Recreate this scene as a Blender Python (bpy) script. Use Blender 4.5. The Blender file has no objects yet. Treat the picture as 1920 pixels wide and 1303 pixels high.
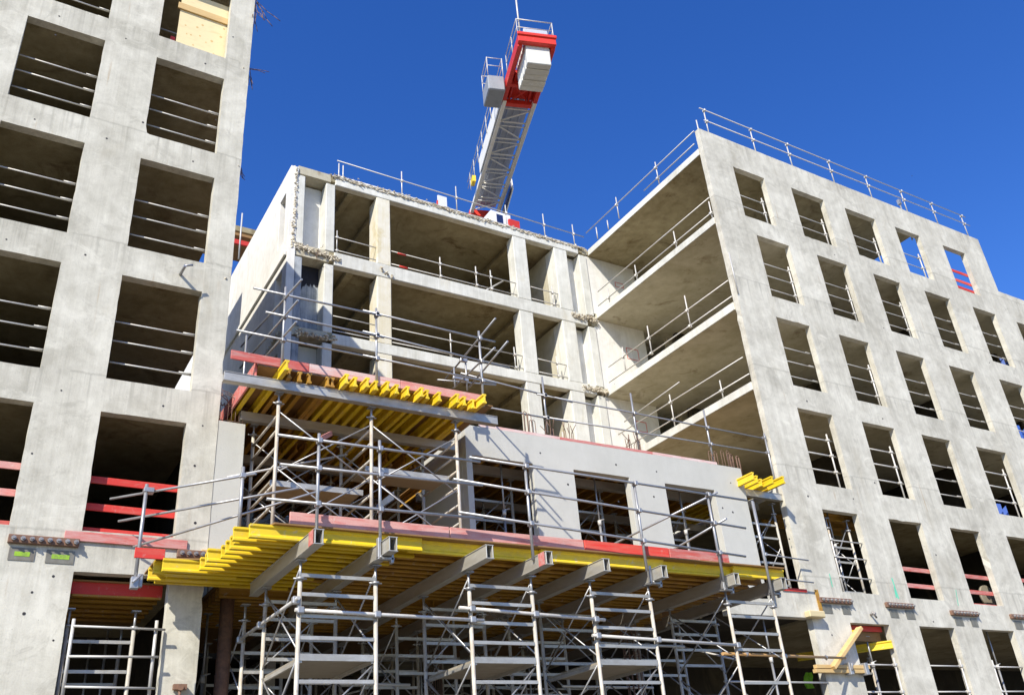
import bpy, bmesh, math, random
from mathutils import Vector, Matrix, noise
random.seed(7)
SC = bpy.context.scene
COL = SC.collection
RAD = math.radians

# ---------------------------------------------------------------- camera (surveyed from the photograph)
W0, H0, FPX = 1920.0, 1303.0, 1661.5
YAW, PITCH, ROLL = RAD(32.957), RAD(28.22), RAD(-5.0)
CAM = Vector((-3.412, -15.31, 0.0))
GROUND = -1.6
fw = Vector((math.sin(YAW)*math.cos(PITCH), math.cos(YAW)*math.cos(PITCH), math.sin(PITCH)))
rt = Vector((math.cos(YAW), -math.sin(YAW), 0)); up = rt.cross(fw)
rt, up = math.cos(ROLL)*rt+math.sin(ROLL)*up, -math.sin(ROLL)*rt+math.cos(ROLL)*up

def at(x, y, X=None, Y=None, Z=None):
    """survey: the point of a real plane (X, Y or Z = const) that the photo pixel x, y shows"""
    d = fw+rt*((x-960)/FPX)-up*((y-651.5)/FPX)
    t = (X-CAM.x)/d.x if X is not None else (Y-CAM.y)/d.y if Y is not None else (Z-CAM.z)/d.z
    return CAM+d*t

cd = bpy.data.cameras.new('camera'); cam = bpy.data.objects.new('camera', cd); COL.objects.link(cam)
cd.sensor_width = 36; cd.lens = FPX/W0*36; cd.clip_end = 5000; cd.clip_start = .1
m = Matrix((rt, up, -fw)).transposed().to_4x4(); m.translation = CAM
cam.matrix_world = m
SC.camera = cam

# ---------------------------------------------------------------- light
SUN = Vector((1.3, 1.0, -1.35)).normalized()
elev = math.asin(-SUN.z); azi = math.atan2(-SUN.x, -SUN.y)
sd = bpy.data.lights.new('sun', 'SUN'); sd.energy = 4.6; sd.angle = RAD(.53); sd.color = (1, .945, .84)
so = bpy.data.objects.new('sun', sd); COL.objects.link(so); so.rotation_euler = SUN.to_track_quat('-Z', 'Y').to_euler()
so.location = (-20, -20, 40)
w = bpy.data.worlds.new('World'); SC.world = w; w.use_nodes = True
nt = w.node_tree; bg = nt.nodes['Background']
sky = nt.nodes.new('ShaderNodeTexSky'); sky.sky_type = 'NISHITA'; sky.sun_disc = False
sky.sun_elevation = elev; sky.sun_rotation = azi
sky.altitude = 0; sky.air_density = 1.0; sky.dust_density = 0.2; sky.ozone_density = 4.5
hs = nt.nodes.new('ShaderNodeHueSaturation'); hs.inputs['Saturation'].default_value = 1.27; hs.inputs['Hue'].default_value = .5175; hs.inputs['Value'].default_value = 1.06
nt.links.new(sky.outputs[0], hs.inputs['Color']); nt.links.new(hs.outputs[0], bg.inputs[0]); bg.inputs[1].default_value = .14
SC.view_settings.view_transform = 'Standard'; SC.view_settings.look = 'None'; SC.view_settings.exposure = 0.5; SC.view_settings.gamma = 1
SC.cycles.max_bounces = 8; SC.cycles.diffuse_bounces = 5

# ---------------------------------------------------------------- materials
MATS = {}
def nodes(name):
    m = bpy.data.materials.new(name); m.use_nodes = True
    t = m.node_tree; b = t.nodes['Principled BSDF']; MATS[name] = m
    return m, t, b
def mth(t, op, a, b=None, clamp=False):
    n = t.nodes.new('ShaderNodeMath'); n.operation = op; n.use_clamp = clamp
    for i, v in enumerate((a, b)):
        if v is None: continue
        if isinstance(v, (int, float)): n.inputs[i].default_value = v
        else: t.links.new(v, n.inputs[i])
    return n.outputs[0]
def ns(t, vec, scale, detail=4, rough=.55, dist=0):
    n = t.nodes.new('ShaderNodeTexNoise'); n.inputs['Scale'].default_value = scale; n.inputs['Detail'].default_value = detail
    n.inputs['Roughness'].default_value = rough; n.inputs['Distortion'].default_value = dist
    if vec is not None: t.links.new(vec, n.inputs['Vector'])
    return n.outputs['Fac']
def ramp(t, fac, lo, hi, c0=(0, 0, 0), c1=(1, 1, 1)):
    n = t.nodes.new('ShaderNodeValToRGB'); e = n.color_ramp.elements
    e[0].position = lo; e[1].position = hi; e[0].color = (*c0, 1); e[1].color = (*c1, 1)
    t.links.new(fac, n.inputs[0]); return n.outputs[0]
def mix(t, fac, a, b, mode='MIX'):
    n = t.nodes.new('ShaderNodeMix'); n.data_type = 'RGBA'; n.blend_type = mode
    if isinstance(fac, (int, float)): n.inputs[0].default_value = fac
    else: t.links.new(fac, n.inputs[0])
    for i, v in ((6, a), (7, b)):
        if isinstance(v, tuple): n.inputs[i].default_value = (*v[:3], 1)
        else: t.links.new(v, n.inputs[i])
    return n.outputs[2]
def coords(t, scale=None):
    tc = t.nodes.new('ShaderNodeTexCoord'); o = tc.outputs['Object']
    if scale:
        mp = t.nodes.new('ShaderNodeMapping'); mp.inputs['Scale'].default_value = scale
        t.links.new(o, mp.inputs[0]); return mp.outputs[0]
    return o
def bump(t, b, h, strength=.3, dist=.02):
    n = t.nodes.new('ShaderNodeBump'); n.inputs['Strength'].default_value = strength; n.inputs['Distance'].default_value = dist
    t.links.new(h, n.inputs['Height']); t.links.new(n.outputs[0], b.inputs['Normal'])

def concrete(name, base, dark, stain=(.33, .27, .16), stain_amt=.25, contrast=1.0, streak=.35, rough=.85, joints=True, lift=2.9, jz=0.0):
    m, t, b = nodes(name)
    co = coords(t)
    big = ns(t, co, .55, 6, .6, .6); mid = ns(t, co, 3.2, 6, .65, .3); fine = ns(t, co, 38, 4, .7)
    st = ns(t, coords(t, (7, 7, .35)), 1.0, 5, .65); st2 = ns(t, coords(t, (26, 26, .5)), 1.0, 3, .6)
    f = mth(t, 'ADD', mth(t, 'MULTIPLY', big, .9), mth(t, 'MULTIPLY', mid, .55))
    f = mth(t, 'ADD', f, mth(t, 'MULTIPLY', st, streak)); f = mth(t, 'ADD', f, mth(t, 'MULTIPLY', st2, streak*.45))
    f = mth(t, 'ADD', f, mth(t, 'MULTIPLY', fine, .22))
    mean = (.9+.55+streak*1.45+.22)*.5; hw = .27/contrast
    c = ramp(t, f, mean-hw if mean-hw > 0 else 0, mean+hw, dark, base)
    # wider ramp input range than 0..1 is avoided by halving
    c.node.color_ramp.elements[0].position = (mean-hw)/2; c.node.color_ramp.elements[1].position = (mean+hw)/2
    half = mth(t, 'MULTIPLY', f, .5); t.links.new(half, c.node.inputs[0])
    s = ramp(t, ns(t, coords(t, (1.1, 1.1, .5)), 1.0, 7, .7, .8), .56, .74)
    c = mix(t, mth(t, 'MULTIPLY', s, stain_amt), c, stain)
    # pores and small blotches
    v = t.nodes.new('ShaderNodeTexVoronoi'); v.inputs['Scale'].default_value = 9; t.links.new(co, v.inputs['Vector'])
    pore = mth(t, 'LESS_THAN', v.outputs['Distance'], .07)
    gate = mth(t, 'GREATER_THAN', mid, .52)
    c = mix(t, mth(t, 'MULTIPLY', mth(t, 'MULTIPLY', pore, gate), .45), c, tuple(x*.45 for x in dark))
    if joints:      # cold joints between pours, one per lift, and faint panel joints
        sx = t.nodes.new('ShaderNodeSeparateXYZ'); t.links.new(co, sx.inputs[0])
        wob = mth(t, 'MULTIPLY', mth(t, 'SUBTRACT', mid, .5), .09)
        z = mth(t, 'ADD', mth(t, 'ADD', sx.outputs[2], wob), jz)
        fr = mth(t, 'ABSOLUTE', mth(t, 'SUBTRACT', mth(t, 'FRACT', mth(t, 'DIVIDE', z, lift)), .5))
        ln = mth(t, 'MULTIPLY', ramp(t, fr, 0.0, .012, (1, 1, 1), (0, 0, 0)), mth(t, 'GREATER_THAN', big, .42))
        c = mix(t, mth(t, 'MULTIPLY', ln, .4), c, tuple(x*.6 for x in dark))
        # water runs hanging from the joints, rust runs here and there
        run = mth(t, 'SUBTRACT', 1.0, mth(t, 'FRACT', mth(t, 'ADD', mth(t, 'DIVIDE', z, lift), .5)))
        run = mth(t, 'MULTIPLY', ramp(t, run, 0.0, .34, (1, 1, 1), (0, 0, 0)), ramp(t, ns(t, coords(t, (5.5, 5.5, .22)), 1.0, 4, .7), .50, .68))
        c = mix(t, mth(t, 'MULTIPLY', run, .70), c, tuple(x*.62 for x in dark))
        rust = mth(t, 'MULTIPLY', ramp(t, ns(t, coords(t, (9, 9, .4)), 1.0, 3, .6), .62, .72), ramp(t, ns(t, co, .8, 3, .6), .5, .62))
        c = mix(t, mth(t, 'MULTIPLY', rust, .65), c, (.40, .27, .13))
        blot = ramp(t, ns(t, co, 1.5, 7, .75, 1.2), .54, .64)
        c = mix(t, mth(t, 'MULTIPLY', blot, .42), c, tuple(x*.80 for x in dark))
        pale = ramp(t, ns(t, coords(t, (1.3, 1.3, 1.9)), 1.0, 6, .7, .8), .58, .70)
        c = mix(t, mth(t, 'MULTIPLY', pale, .40), c, tuple(min(1, x*1.16) for x in base))
    t.links.new(c, b.inputs['Base Color']); b.inputs['Roughness'].default_value = rough
    b.inputs['Specular IOR Level'].default_value = .25
    h = mth(t, 'ADD', mth(t, 'MULTIPLY', mid, .6), mth(t, 'ADD', mth(t, 'MULTIPLY', fine, .5), mth(t, 'MULTIPLY', st2, .25)))
    bump(t, b, h, .35, .02)
    return m

concrete('facade_concrete', (.70, .67, .56), (.43, .405, .325), contrast=1.3, stain_amt=.3, jz=.75, lift=2.8)
concrete('right_concrete', (.70, .67, .565), (.43, .405, .33), contrast=1.3, stain_amt=.3, jz=.95, lift=3.0)
concrete('old_concrete', (.78, .77, .69), (.52, .51, .44), stain=(.42, .34, .16), stain_amt=.35, contrast=1.1, streak=.5, joints=False)
concrete('white_concrete', (.86, .84, .78), (.64, .62, .55), stain_amt=.3, contrast=1.3, joints=False)
concrete('new_concrete', (.58, .565, .50), (.48, .47, .41), stain=(.44, .43, .38), stain_amt=.2, contrast=.9, streak=.2, joints=False, rough=.7)
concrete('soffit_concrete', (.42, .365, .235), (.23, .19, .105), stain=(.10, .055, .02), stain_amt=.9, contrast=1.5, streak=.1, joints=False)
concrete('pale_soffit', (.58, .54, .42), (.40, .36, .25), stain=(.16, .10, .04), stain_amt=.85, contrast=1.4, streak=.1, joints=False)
concrete('shaded_concrete', (.07, .06, .045), (.035, .03, .022), stain_amt=.3, joints=False)  # near-black concrete for interiors, their shade put into the colour
concrete('yellow_stained_concrete', (.80, .77, .68), (.64, .57, .38), stain=(.52, .40, .12), stain_amt=.75, contrast=1.0, streak=.7, joints=False)
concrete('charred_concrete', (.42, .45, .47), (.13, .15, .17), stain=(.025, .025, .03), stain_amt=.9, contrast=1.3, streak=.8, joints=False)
concrete('rubble', (.74, .68, .55), (.46, .40, .29), stain=(.30, .2, .1), stain_amt=.5, contrast=1.5, joints=False)

def painted(name, col, worn, amt=.5, scale=(3, 3, 3), rough=.55, lo=.45, hi=.75, metal=0, fine=.15, splash=0):
    m, t, b = nodes(name)
    n1 = ns(t, coords(t, scale), 1.0, 6, .7); n2 = ns(t, coords(t), 40, 3, .6)
    oi = t.nodes.new('ShaderNodeObjectInfo')
    k = mth(t, 'MULTIPLY', ramp(t, mth(t, 'ADD', n1, mth(t, 'MULTIPLY', mth(t, 'SUBTRACT', oi.outputs['Random'], .5), .22)), lo, hi), amt)
    c = mix(t, k, col, worn)
    c = mix(t, mth(t, 'MULTIPLY', n2, fine), c, tuple(x*.45 for x in col))
    if splash:
        sp = mth(t, 'MULTIPLY', ramp(t, ns(t, coords(t), 7, 5, .75, .5), .60, .68), splash)
        c = mix(t, sp, c, (.55, .50, .42))
        dk = ramp(t, ns(t, coords(t, (2, 9, 9)), 1.0, 5, .7), .55, .72)
        c = mix(t, mth(t, 'MULTIPLY', dk, splash*.6), c, tuple(x*.30 for x in col))
    vv = t.nodes.new('ShaderNodeHueSaturation'); t.links.new(c, vv.inputs['Color'])
    t.links.new(mth(t, 'ADD', .84, mth(t, 'MULTIPLY', oi.outputs['Random'], .30)), vv.inputs['Value']); c = vv.outputs[0]
    t.links.new(c, b.inputs['Base Color']); b.inputs['Roughness'].default_value = rough; b.inputs['Metallic'].default_value = metal
    bump(t, b, mth(t, 'ADD', n1, mth(t, 'MULTIPLY', n2, .4)), .15, .01)
    return m
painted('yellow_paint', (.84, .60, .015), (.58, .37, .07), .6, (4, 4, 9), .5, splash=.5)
painted('yellow_worn_shaded', (.47, .25, .025), (.25, .12, .035), .9, (3, 3, 9), .6, splash=.6)  # worn yellow with the shade under the decks mixed into its colour
painted('plywood', (.30, .165, .055), (.17, .085, .03), .7, (2.5, 6, 6), .7)
painted('pale_plywood', (.78, .64, .36), (.55, .38, .15), .5, (2, 2, 9), .7, .58, .8)
painted('red_board', (.58, .11, .085), (.56, .31, .27), .85, (2.2, 16, 16), .65, .40, .62, splash=.45)
painted('bright_red_board', (.68, .04, .025), (.60, .17, .11), .6, (2, 14, 14), .6, .45, .7, splash=.25)
painted('pale_red_board', (.72, .34, .29), (.78, .64, .58), .9, (2.2, 16, 16), .7, .30, .55, splash=.45)
painted('faded_red_board', (.54, .12, .095), (.60, .34, .29), .9, (2.2, 16, 16), .7, .36, .64, splash=.45)
painted('timber', (.68, .47, .20), (.48, .28, .10), .6, (2, 9, 9), .65)
painted('galvanised', (.45, .45, .45), (.30, .29, .27), .7, (6, 6, 6), .42, .4, .7, .55)
painted('white_tube', (.62, .60, .55), (.40, .31, .24), .5, (9, 9, 3), .45, .5, .8, .15)
painted('tower_paint', (.58, .54, .46), (.36, .28, .19), .75, (8, 8, 4), .55, .45, .7, .1, splash=.3)
painted('aluminium', (.60, .575, .51), (.40, .37, .31), .8, (3, 3, 9), .5, .38, .62, .55, splash=.25)
painted('girder_alu', (.56, .54, .48), (.40, .36, .27), .6, (2, 2, 9), .4, .4, .7, .45)
painted('rusty_steel', (.24, .13, .08), (.10, .06, .045), .8, (9, 9, 9), .75)
painted('rebar_steel', (.20, .115, .075), (.10, .065, .05), .7, (20, 20, 20), .8)
painted('bolt_steel', (.40, .38, .36), (.2, .15, .12), .6, (9, 9, 9), .5, .45, .7, .6)
painted('orange_tube', (.52, .30, .11), (.36, .2, .09), .6, (8, 8, 8), .55)
painted('crane_red', (.72, .04, .02), (.45, .04, .03), .6, (3, 3, 3), .45, splash=.15)
painted('crane_white', (.90, .87, .78), (.70, .66, .56), .5, (2, 2, 2), .45)
painted('crane_grey', (.50, .53, .60), (.36, .38, .43), .4, (2, 2, 2), .5)
painted('cabinet_grey', (.30, .32, .34), (.2, .21, .22), .5, (3, 3, 3), .5, splash=.15)
painted('counterweight_concrete', (.72, .71, .64), (.50, .48, .41), .7, (3, 3, 3), .85, splash=.3)
painted('platform_plank', (.33, .29, .22), (.20, .165, .12), .7, (3, 6, 6), .7)
painted('blue_plastic', (.03, .10, .42), (.02, .07, .30), .4, (3, 3, 3), .5)
painted('hi_vis', (.25, .55, .03), (.25, .6, .03), .4, (5, 5, 5), .7)
painted('green_spray', (.10, .62, .38), (.3, .6, .45), .6, (12, 12, 4), .8)
painted('lime_spray_reflection', (.30, .52, .03), (.16, .2, .07), .9, (14, 14, 14), .8)  # sprayed lime, also the green reflection painted onto bracket plates
painted('red_spray', (.70, .13, .08), (.75, .5, .45), .5, (14, 14, 14), .8)
painted('plate_steel', (.26, .25, .20), (.14, .11, .08), .7, (9, 9, 5), .55, .4, .7, .3)
painted('dark_hole', (.035, .03, .028), (.02, .02, .02), .3)
painted('soot', (.02, .02, .028), (.05, .05, .06), .6, (5, 5, 2), .9)
painted('blue_glass', (.02, .035, .11), (.02, .03, .09), .2, rough=.15)
painted('tank_white', (.80, .80, .80), (.7, .7, .7), .3)
painted('skin', (.55, .34, .24), (.5, .3, .2), .2)
painted('navy_cloth', (.03, .04, .09), (.02, .03, .06), .4)

m, t, b = nodes('site_dirt')
co = coords(t); n1 = ns(t, co, .3, 6, .6); n2 = ns(t, co, 6, 6, .7)
t.links.new(mix(t, n2, ramp(t, n1, .35, .65, (.15, .13, .10), (.25, .22, .17)), (.18, .155, .12)), b.inputs['Base Color']); b.inputs['Roughness'].default_value = .95
bump(t, b, n2, .5, .05)

# ---------------------------------------------------------------- mesh builder
class MB:
    def __init__(s): s.v = []; s.f = []; s.mi = []; s.sm = []; s.marks = []
    def new(s): s.marks.append((len(s.v), len(s.f))); return s
    def build_each(s, name, mats, parent=None, bevel=0):
        ms = s.marks+[(len(s.v), len(s.f))]
        for (v0, f0), (v1, f1) in zip(ms, ms[1:]):
            if f1 == f0: continue
            q = MB(); q.v = s.v[v0:v1]; q.f = [[i-v0 for i in f] for f in s.f[f0:f1]]; q.mi = s.mi[f0:f1]; q.sm = s.sm[f0:f1]; q.build(name, mats, parent, bevel)
    def add(s, vs, fs, mi=0, sm=None):
        o = len(s.v); s.v += [Vector(p) for p in vs]
        for k, f in enumerate(fs):
            s.f.append([o+i for i in f]); s.mi.append(mi); s.sm.append(bool(sm[k]) if sm else False)
    def box(s, x0, x1, y0, y1, z0, z1, mi=0):
        s.add([(x, y, z) for z in (z0, z1) for y in (y0, y1) for x in (x0, x1)],
              [(0, 2, 3, 1), (4, 5, 7, 6), (0, 1, 5, 4), (2, 6, 7, 3), (0, 4, 6, 2), (1, 3, 7, 5)], mi)
        return s
    def prism(s, prof, p, q, upv=(0, 0, 1), mi=0, cap=True):
        """profile (list of (u, v)) swept from p to q; v along upv"""
        p = Vector(p); q = Vector(q); d = (q-p).normalized(); u = Vector(upv)
        if abs(d.dot(u)) > .98: u = Vector((0, 1, 0))
        a = d.cross(u).normalized(); bb = a.cross(d).normalized(); n = len(prof)
        vs = [P+a*x+bb*y for P in (p, q) for x, y in prof]
        fs = [(i, (i+1) % n, n+(i+1) % n, n+i) for i in range(n)]
        if cap: fs += [tuple(range(n))[::-1], tuple(range(n, 2*n))]
        s.add(vs, fs, mi); return s
    def bar(s, p, q, w, h, upv=(0, 0, 1), mi=0):
        return s.prism([(-w/2, -h/2), (w/2, -h/2), (w/2, h/2), (-w/2, h/2)], p, q, upv, mi)
    def ibeam(s, p, q, h=.2, w=.08, mi=0):
        a, c, fl = w/2, .0175, .042
        pr = [(-a, 0), (a, 0), (a, fl-.008), (c, fl+.012), (c, h-fl-.012), (a, h-fl+.008), (a, h), (-a, h), (-a, h-fl+.008), (-c, h-fl-.012), (-c, fl+.012), (-a, fl-.008)]
        return s.prism(pr, p, q, (0, 0, 1), mi)
    def hollow(s, p, q, w, h, th=.014, mi=0):
        """open-ended box girder with top and bottom lips"""
        for prof in ([(-w/2, 0), (w/2, 0), (w/2, th), (-w/2, th)], [(-w/2, h-th), (w/2, h-th), (w/2, h), (-w/2, h)],
                     [(-w/2+.012, th), (-w/2+.012+th, th), (-w/2+.012+th, h-th), (-w/2+.012, h-th)],
                     [(w/2-.012-th, th), (w/2-.012, th), (w/2-.012, h-th), (w/2-.012-th, h-th)]):
            s.prism(prof, p, q, (0, 0, 1), mi)
        return s
    def tube(s, p, q, r, n=8, mi=0, r2=None):
        p = Vector(p); q = Vector(q); d = (q-p)
        if d.length < 1e-6: return s
        d.normalize(); a = d.orthogonal().normalized(); bb = d.cross(a); r2 = r if r2 is None else r2
        vs = []
        for P, R in ((p, r), (q, r2)):
            vs += [P+a*(R*math.cos(2*math.pi*i/n))+bb*(R*math.sin(2*math.pi*i/n)) for i in range(n)]
        fs = [(i, (i+1) % n, n+(i+1) % n, n+i) for i in range(n)]+[tuple(range(n))[::-1], tuple(range(n, 2*n))]
        s.add(vs, fs, mi, [1]*n+[0, 0]); return s
    def path(s, pts, r, n=5, mi=0):
        for a, c in zip(pts, pts[1:]): s.tube(a, c, r, n, mi)
        return s
    def chunk(s, c, r, mi=0, sq=(1, 1, 1)):
        bm = bmesh.new(); bmesh.ops.create_icosphere(bm, subdivisions=1, radius=1)
        vs = []
        for v in bm.verts:
            k = r*random.uniform(.6, 1.25); vs.append((c[0]+v.co.x*k*sq[0], c[1]+v.co.y*k*sq[1], c[2]+v.co.z*k*sq[2]))
        fs = [tuple(v.index for v in f.verts) for f in bm.faces]; bm.free(); s.add(vs, fs, mi); return s
    def build(s, name, mats, parent=None, bevel=0, jitter=0):
        me = bpy.data.meshes.new(name); org = ORG.get(parent, Vector((0, 0, 0)))
        if jitter:
            s.v = [p+noise.noise_vector(p*1.7)*jitter for p in s.v]
        me.from_pydata([tuple(p-org) for p in s.v], [], s.f)
        for nm in (mats if isinstance(mats, (list, tuple)) else [mats]): me.materials.append(MATS[nm])
        me.polygons.foreach_set('material_index', s.mi); me.polygons.foreach_set('use_smooth', s.sm); me.update()
        o = bpy.data.objects.new(name, me); COL.objects.link(o)
        if parent is not None: o.parent = parent; ORG[o] = org
        if bevel:
            bv = o.modifiers.new('bevel', 'BEVEL'); bv.width = bevel; bv.segments = 1; bv.limit_method = 'ANGLE'; bv.angle_limit = RAD(40)
        return o
ORG = {}
def tag(o, label, cat, group=None):
    o['label'] = label; o['category'] = cat; o['kind'] = 'thing'
    if group: o['group'] = group
    return o
def thing(name, label, cat, loc, group=None):
    o = bpy.data.objects.new(name, None); o.empty_display_size = .2; COL.objects.link(o)
    o.location = loc; ORG[o] = Vector(loc); return tag(o, label, cat, group)
def dup(root, delta, label=None):
    def cp(o, par):
        c = o.copy(); COL.objects.link(c)
        if par is not None: c.parent = par
        for ch in o.children: cp(ch, c)
        return c
    r = cp(root, None); r.location = root.location+Vector(delta)
    if label: r['label'] = label
    return r
ORD = ['first', 'second', 'third', 'fourth', 'fifth', 'sixth', 'seventh', 'eighth', 'ninth', 'tenth', 'eleventh', 'twelfth', 'thirteenth', 'fourteenth', 'fifteenth', 'sixteenth', 'seventeenth', 'eighteenth', 'nineteenth', 'twentieth']

def wall_holes(mb, axis, a0, a1, z0, z1, d0, d1, holes, mi=0, cuts=(), zcuts=()):
    """wall in the plane axis ('x': runs along x, thickness y d0..d1; 'y' the other way) with rectangular holes"""
    A = sorted({a0, a1, *[c for c in cuts if a0 < c < a1], *[h[0] for h in holes if a0 < h[0] < a1], *[h[1] for h in holes if a0 < h[1] < a1]})
    Z = sorted({z0, z1, *zcuts, *[h[2] for h in holes if z0 < h[2] < z1], *[h[3] for h in holes if z0 < h[3] < z1]})
    def thin(L, keep):
        out = [L[0]]
        for x in L[1:]:
            if x-out[-1] < .04:
                if x in keep and out[-1] not in keep: out[-1] = x
                elif x in keep: out.append(x)
            else: out.append(x)
        return out
    A = thin(A, {a0, a1, *[h[0] for h in holes], *[h[1] for h in holes]}); Z = thin(Z, {z0, z1, *[h[2] for h in holes], *[h[3] for h in holes]})
    na, nz = len(A), len(Z)
    def hole(i, j):
        if i < 0 or j < 0 or i >= na-1 or j >= nz-1: return True
        ca, cz = (A[i]+A[i+1])/2, (Z[j]+Z[j+1])/2
        return any(h[0] < ca < h[1] and h[2] < cz < h[3] for h in holes)
    idx = {}; vs = []; fs = []
    def V(i, j, k):
        if (i, j, k) not in idx:
            idx[(i, j, k)] = len(vs); d = (d0, d1)[k]
            vs.append((A[i], d, Z[j]) if axis == 'x' else (d, A[i], Z[j]))
        return idx[(i, j, k)]
    for i in range(na-1):
        for j in range(nz-1):
            if hole(i, j): continue
            fs.append((V(i, j, 0), V(i+1, j, 0), V(i+1, j+1, 0), V(i, j+1, 0)))
            fs.append((V(i, j, 1), V(i, j+1, 1), V(i+1, j+1, 1), V(i+1, j, 1)))
            if hole(i-1, j): fs.append((V(i, j, 0), V(i, j+1, 0), V(i, j+1, 1), V(i, j, 1)))
            if hole(i+1, j): fs.append((V(i+1, j, 0), V(i+1, j, 1), V(i+1, j+1, 1), V(i+1, j+1, 0)))
            if hole(i, j-1): fs.append((V(i, j, 0), V(i, j, 1), V(i+1, j, 1), V(i+1, j, 0)))
            if hole(i, j+1): fs.append((V(i, j+1, 0), V(i+1, j+1, 0), V(i+1, j+1, 1), V(i, j+1, 1)))
    if axis == 'y': fs = [f[::-1] for f in fs]
    mb.add(vs, fs, mi)
def chip(mb, amp=.007):
    for p in mb.v:
        n = noise.noise_vector(p*3.1)*amp+noise.noise_vector(p*9.3)*amp*.7
        k = noise.noise(Vector((p.x*2.3+5, p.y, p.z*2.3)))
        if k > .38: n += noise.noise_vector(p*6.0)*.045*(k-.38)*4
        p.x += n.x; p.z += n.z
def grid(a, b, st): 
    n = int((b-a)/st); return [a+(b-a)*i/n for i in range(1, n)]
def discs(mb, px, Y, r=.02, mi=1):
    for x, y in px:
        p = at(x, y, Y=Y); mb.tube(p+Vector((0, -.003, 0)), p+Vector((0, .004, 0)), r*random.uniform(.8, 1.3), 8, mi)
def rubble(mb, p, q, n, r, spread=(.05, .06, .05), mi=0, sq=(1, 1, 1)):
    p = Vector(p); q = Vector(q)
    for i in range(n):
        c = p.lerp(q, (i+random.random())/n)+Vector([random.gauss(0, s*.6) for s in spread])
        mb.chunk(c, r*random.uniform(.35, 1.15), mi, sq)
def rebars(mb, base, n, length, r=.007, spread=.12, dirv=(0, 0, 1), bend=.5):
    for _ in range(n):
        p = Vector(base)+Vector([random.uniform(-spread, spread) for _ in range(3)]); d = Vector(dirv); pts = [p.copy()]
        for k in range(4):
            d = (d+Vector([random.gauss(0, bend*.35) for _ in range(3)])).normalized(); p = p+d*length/4*random.uniform(.7, 1.2); pts.append(p.copy())
        mb.new().path(pts, r, 4)

# ---------------------------------------------------------------- the ground
g = MB(); g.add([(-900, -900, GROUND), (900, -900, GROUND), (900, 900, GROUND), (-900, 900, GROUND)], [(0, 1, 2, 3)])
g = g.build('ground', 'site_dirt'); g['kind'] = 'structure'

# ================================================================ LEFT BUILDING
LW = {}      # (floor, column): x0, x1, z0, z1
def rect(TL, TR, BL, BR, Y=0.):
    P = [at(*p, Y=Y) if p else None for p in (TL, TR, BL, BR)]
    xa = [P[i].x for i in (0, 2) if P[i]]; xb = [P[i].x for i in (1, 3) if P[i]]
    zt = [P[i].z for i in (0, 1) if P[i]]; zb = [P[i].z for i in (2, 3) if P[i]]
    av = lambda l: sum(l)/len(l) if l else None
    return [av(xa), av(xb), av(zb), av(zt)]
LW[(6, 1)] = [-1.99, -.54, 15.82, 17.95]
LW[(5, 1)] = rect((293.7, 108.3), (422.7, 148.7), (271.7, 250.7), (404, 286.7))
LW[(4, 1)] = rect((263.7, 297.3), (402.3, 333.3), (239, 461.7), (386.7, 494))
LW[(3, 1)] = rect((229.3, 515.7), (379, 546.7), (198.7, 707.3), (358.3, 734.7))
LW[(2, 1)] = rect((189, 770.7), (351.7, 793.3), (153.6, 995), (326.5, 1006.6))
for f in (6, 5, 4, 3, 2):
    z0, z1 = LW[(f, 1)][2:]
    LW[(f, 0)] = [-4.46, -3.01, z0, z1]; LW[(f, -1)] = [-6.95, -5.5, z0, z1]
LW[(5, 0)] = rect((52.3, 30), (197, 75.7), (14.3, 177), (169.3, 220.7))
LTOP = 18.5
left = thing('concrete_building', 'bare concrete block on the left with big square window openings and tube guards', 'building', (-4.5, 0, GROUND))
mb = MB()
holes = [tuple(v) for v in LW.values()]+[(-2.01, -.56, GROUND, 4.02), (-4.6, -3.1, GROUND, 4.02), (-7, -5.6, GROUND, 4.02)]
wall_holes(mb, 'x', -9, 0, GROUND, LTOP, 0, .2, holes, cuts=grid(-9, 0, .17), zcuts=grid(GROUND, LTOP, .17)); chip(mb)
discs(mb, [(111, 31), (236, 73), (385, 120), (65, 224), (200, 260), (362, 303), (12, 449), (160, 478), (115, 732), (306, 761), (380, 798), (60, 850), (104, 66), (268, 230), (405, 225), (437, 70), (365, 873), (366, 980), (100, 1080), (60, 1110), (45, 1150), (100, 1200)], 0)
mb.build('facade_wall', ['facade_concrete', 'dark_hole'], left, .012)
for f in (2, 3, 4, 5, 6):
    z0 = LW[(f, 1)][2]
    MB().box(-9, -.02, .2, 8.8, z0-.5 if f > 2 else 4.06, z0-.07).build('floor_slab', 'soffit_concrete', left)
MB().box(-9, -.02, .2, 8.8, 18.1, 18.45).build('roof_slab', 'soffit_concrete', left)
MB().box(-9, 0, 8.8, 9.3, GROUND, LTOP).build('back_wall', 'facade_concrete', left)
MB().box(-9, -.02, 9.3, 15, GROUND, 20.3).build('rear_block', 'facade_concrete', left)
MB().box(-9, -8.8, .2, 8.8, GROUND, LTOP).build('side_wall', 'facade_concrete', left)
zs = [GROUND, 4.06]+[x for f in (2, 3, 4, 5, 6) for x in (LW[(f, 1)][2]-.07, LW[(f+1, 1)][2]-.5 if f < 6 else 18.1)]
for k in range(0, len(zs), 2):
    MB().box(-8.8, -.9 if k > 3 else -.03, 5.2, 5.38, zs[k], zs[k+1]).build('partition_wall', 'shaded_concrete', left)
    if k > 0: MB().box(-2.62, -2.42, .2, 5.2, zs[k], zs[k+1]).build('partition_wall', 'shaded_concrete', left)
mb = MB()
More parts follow.
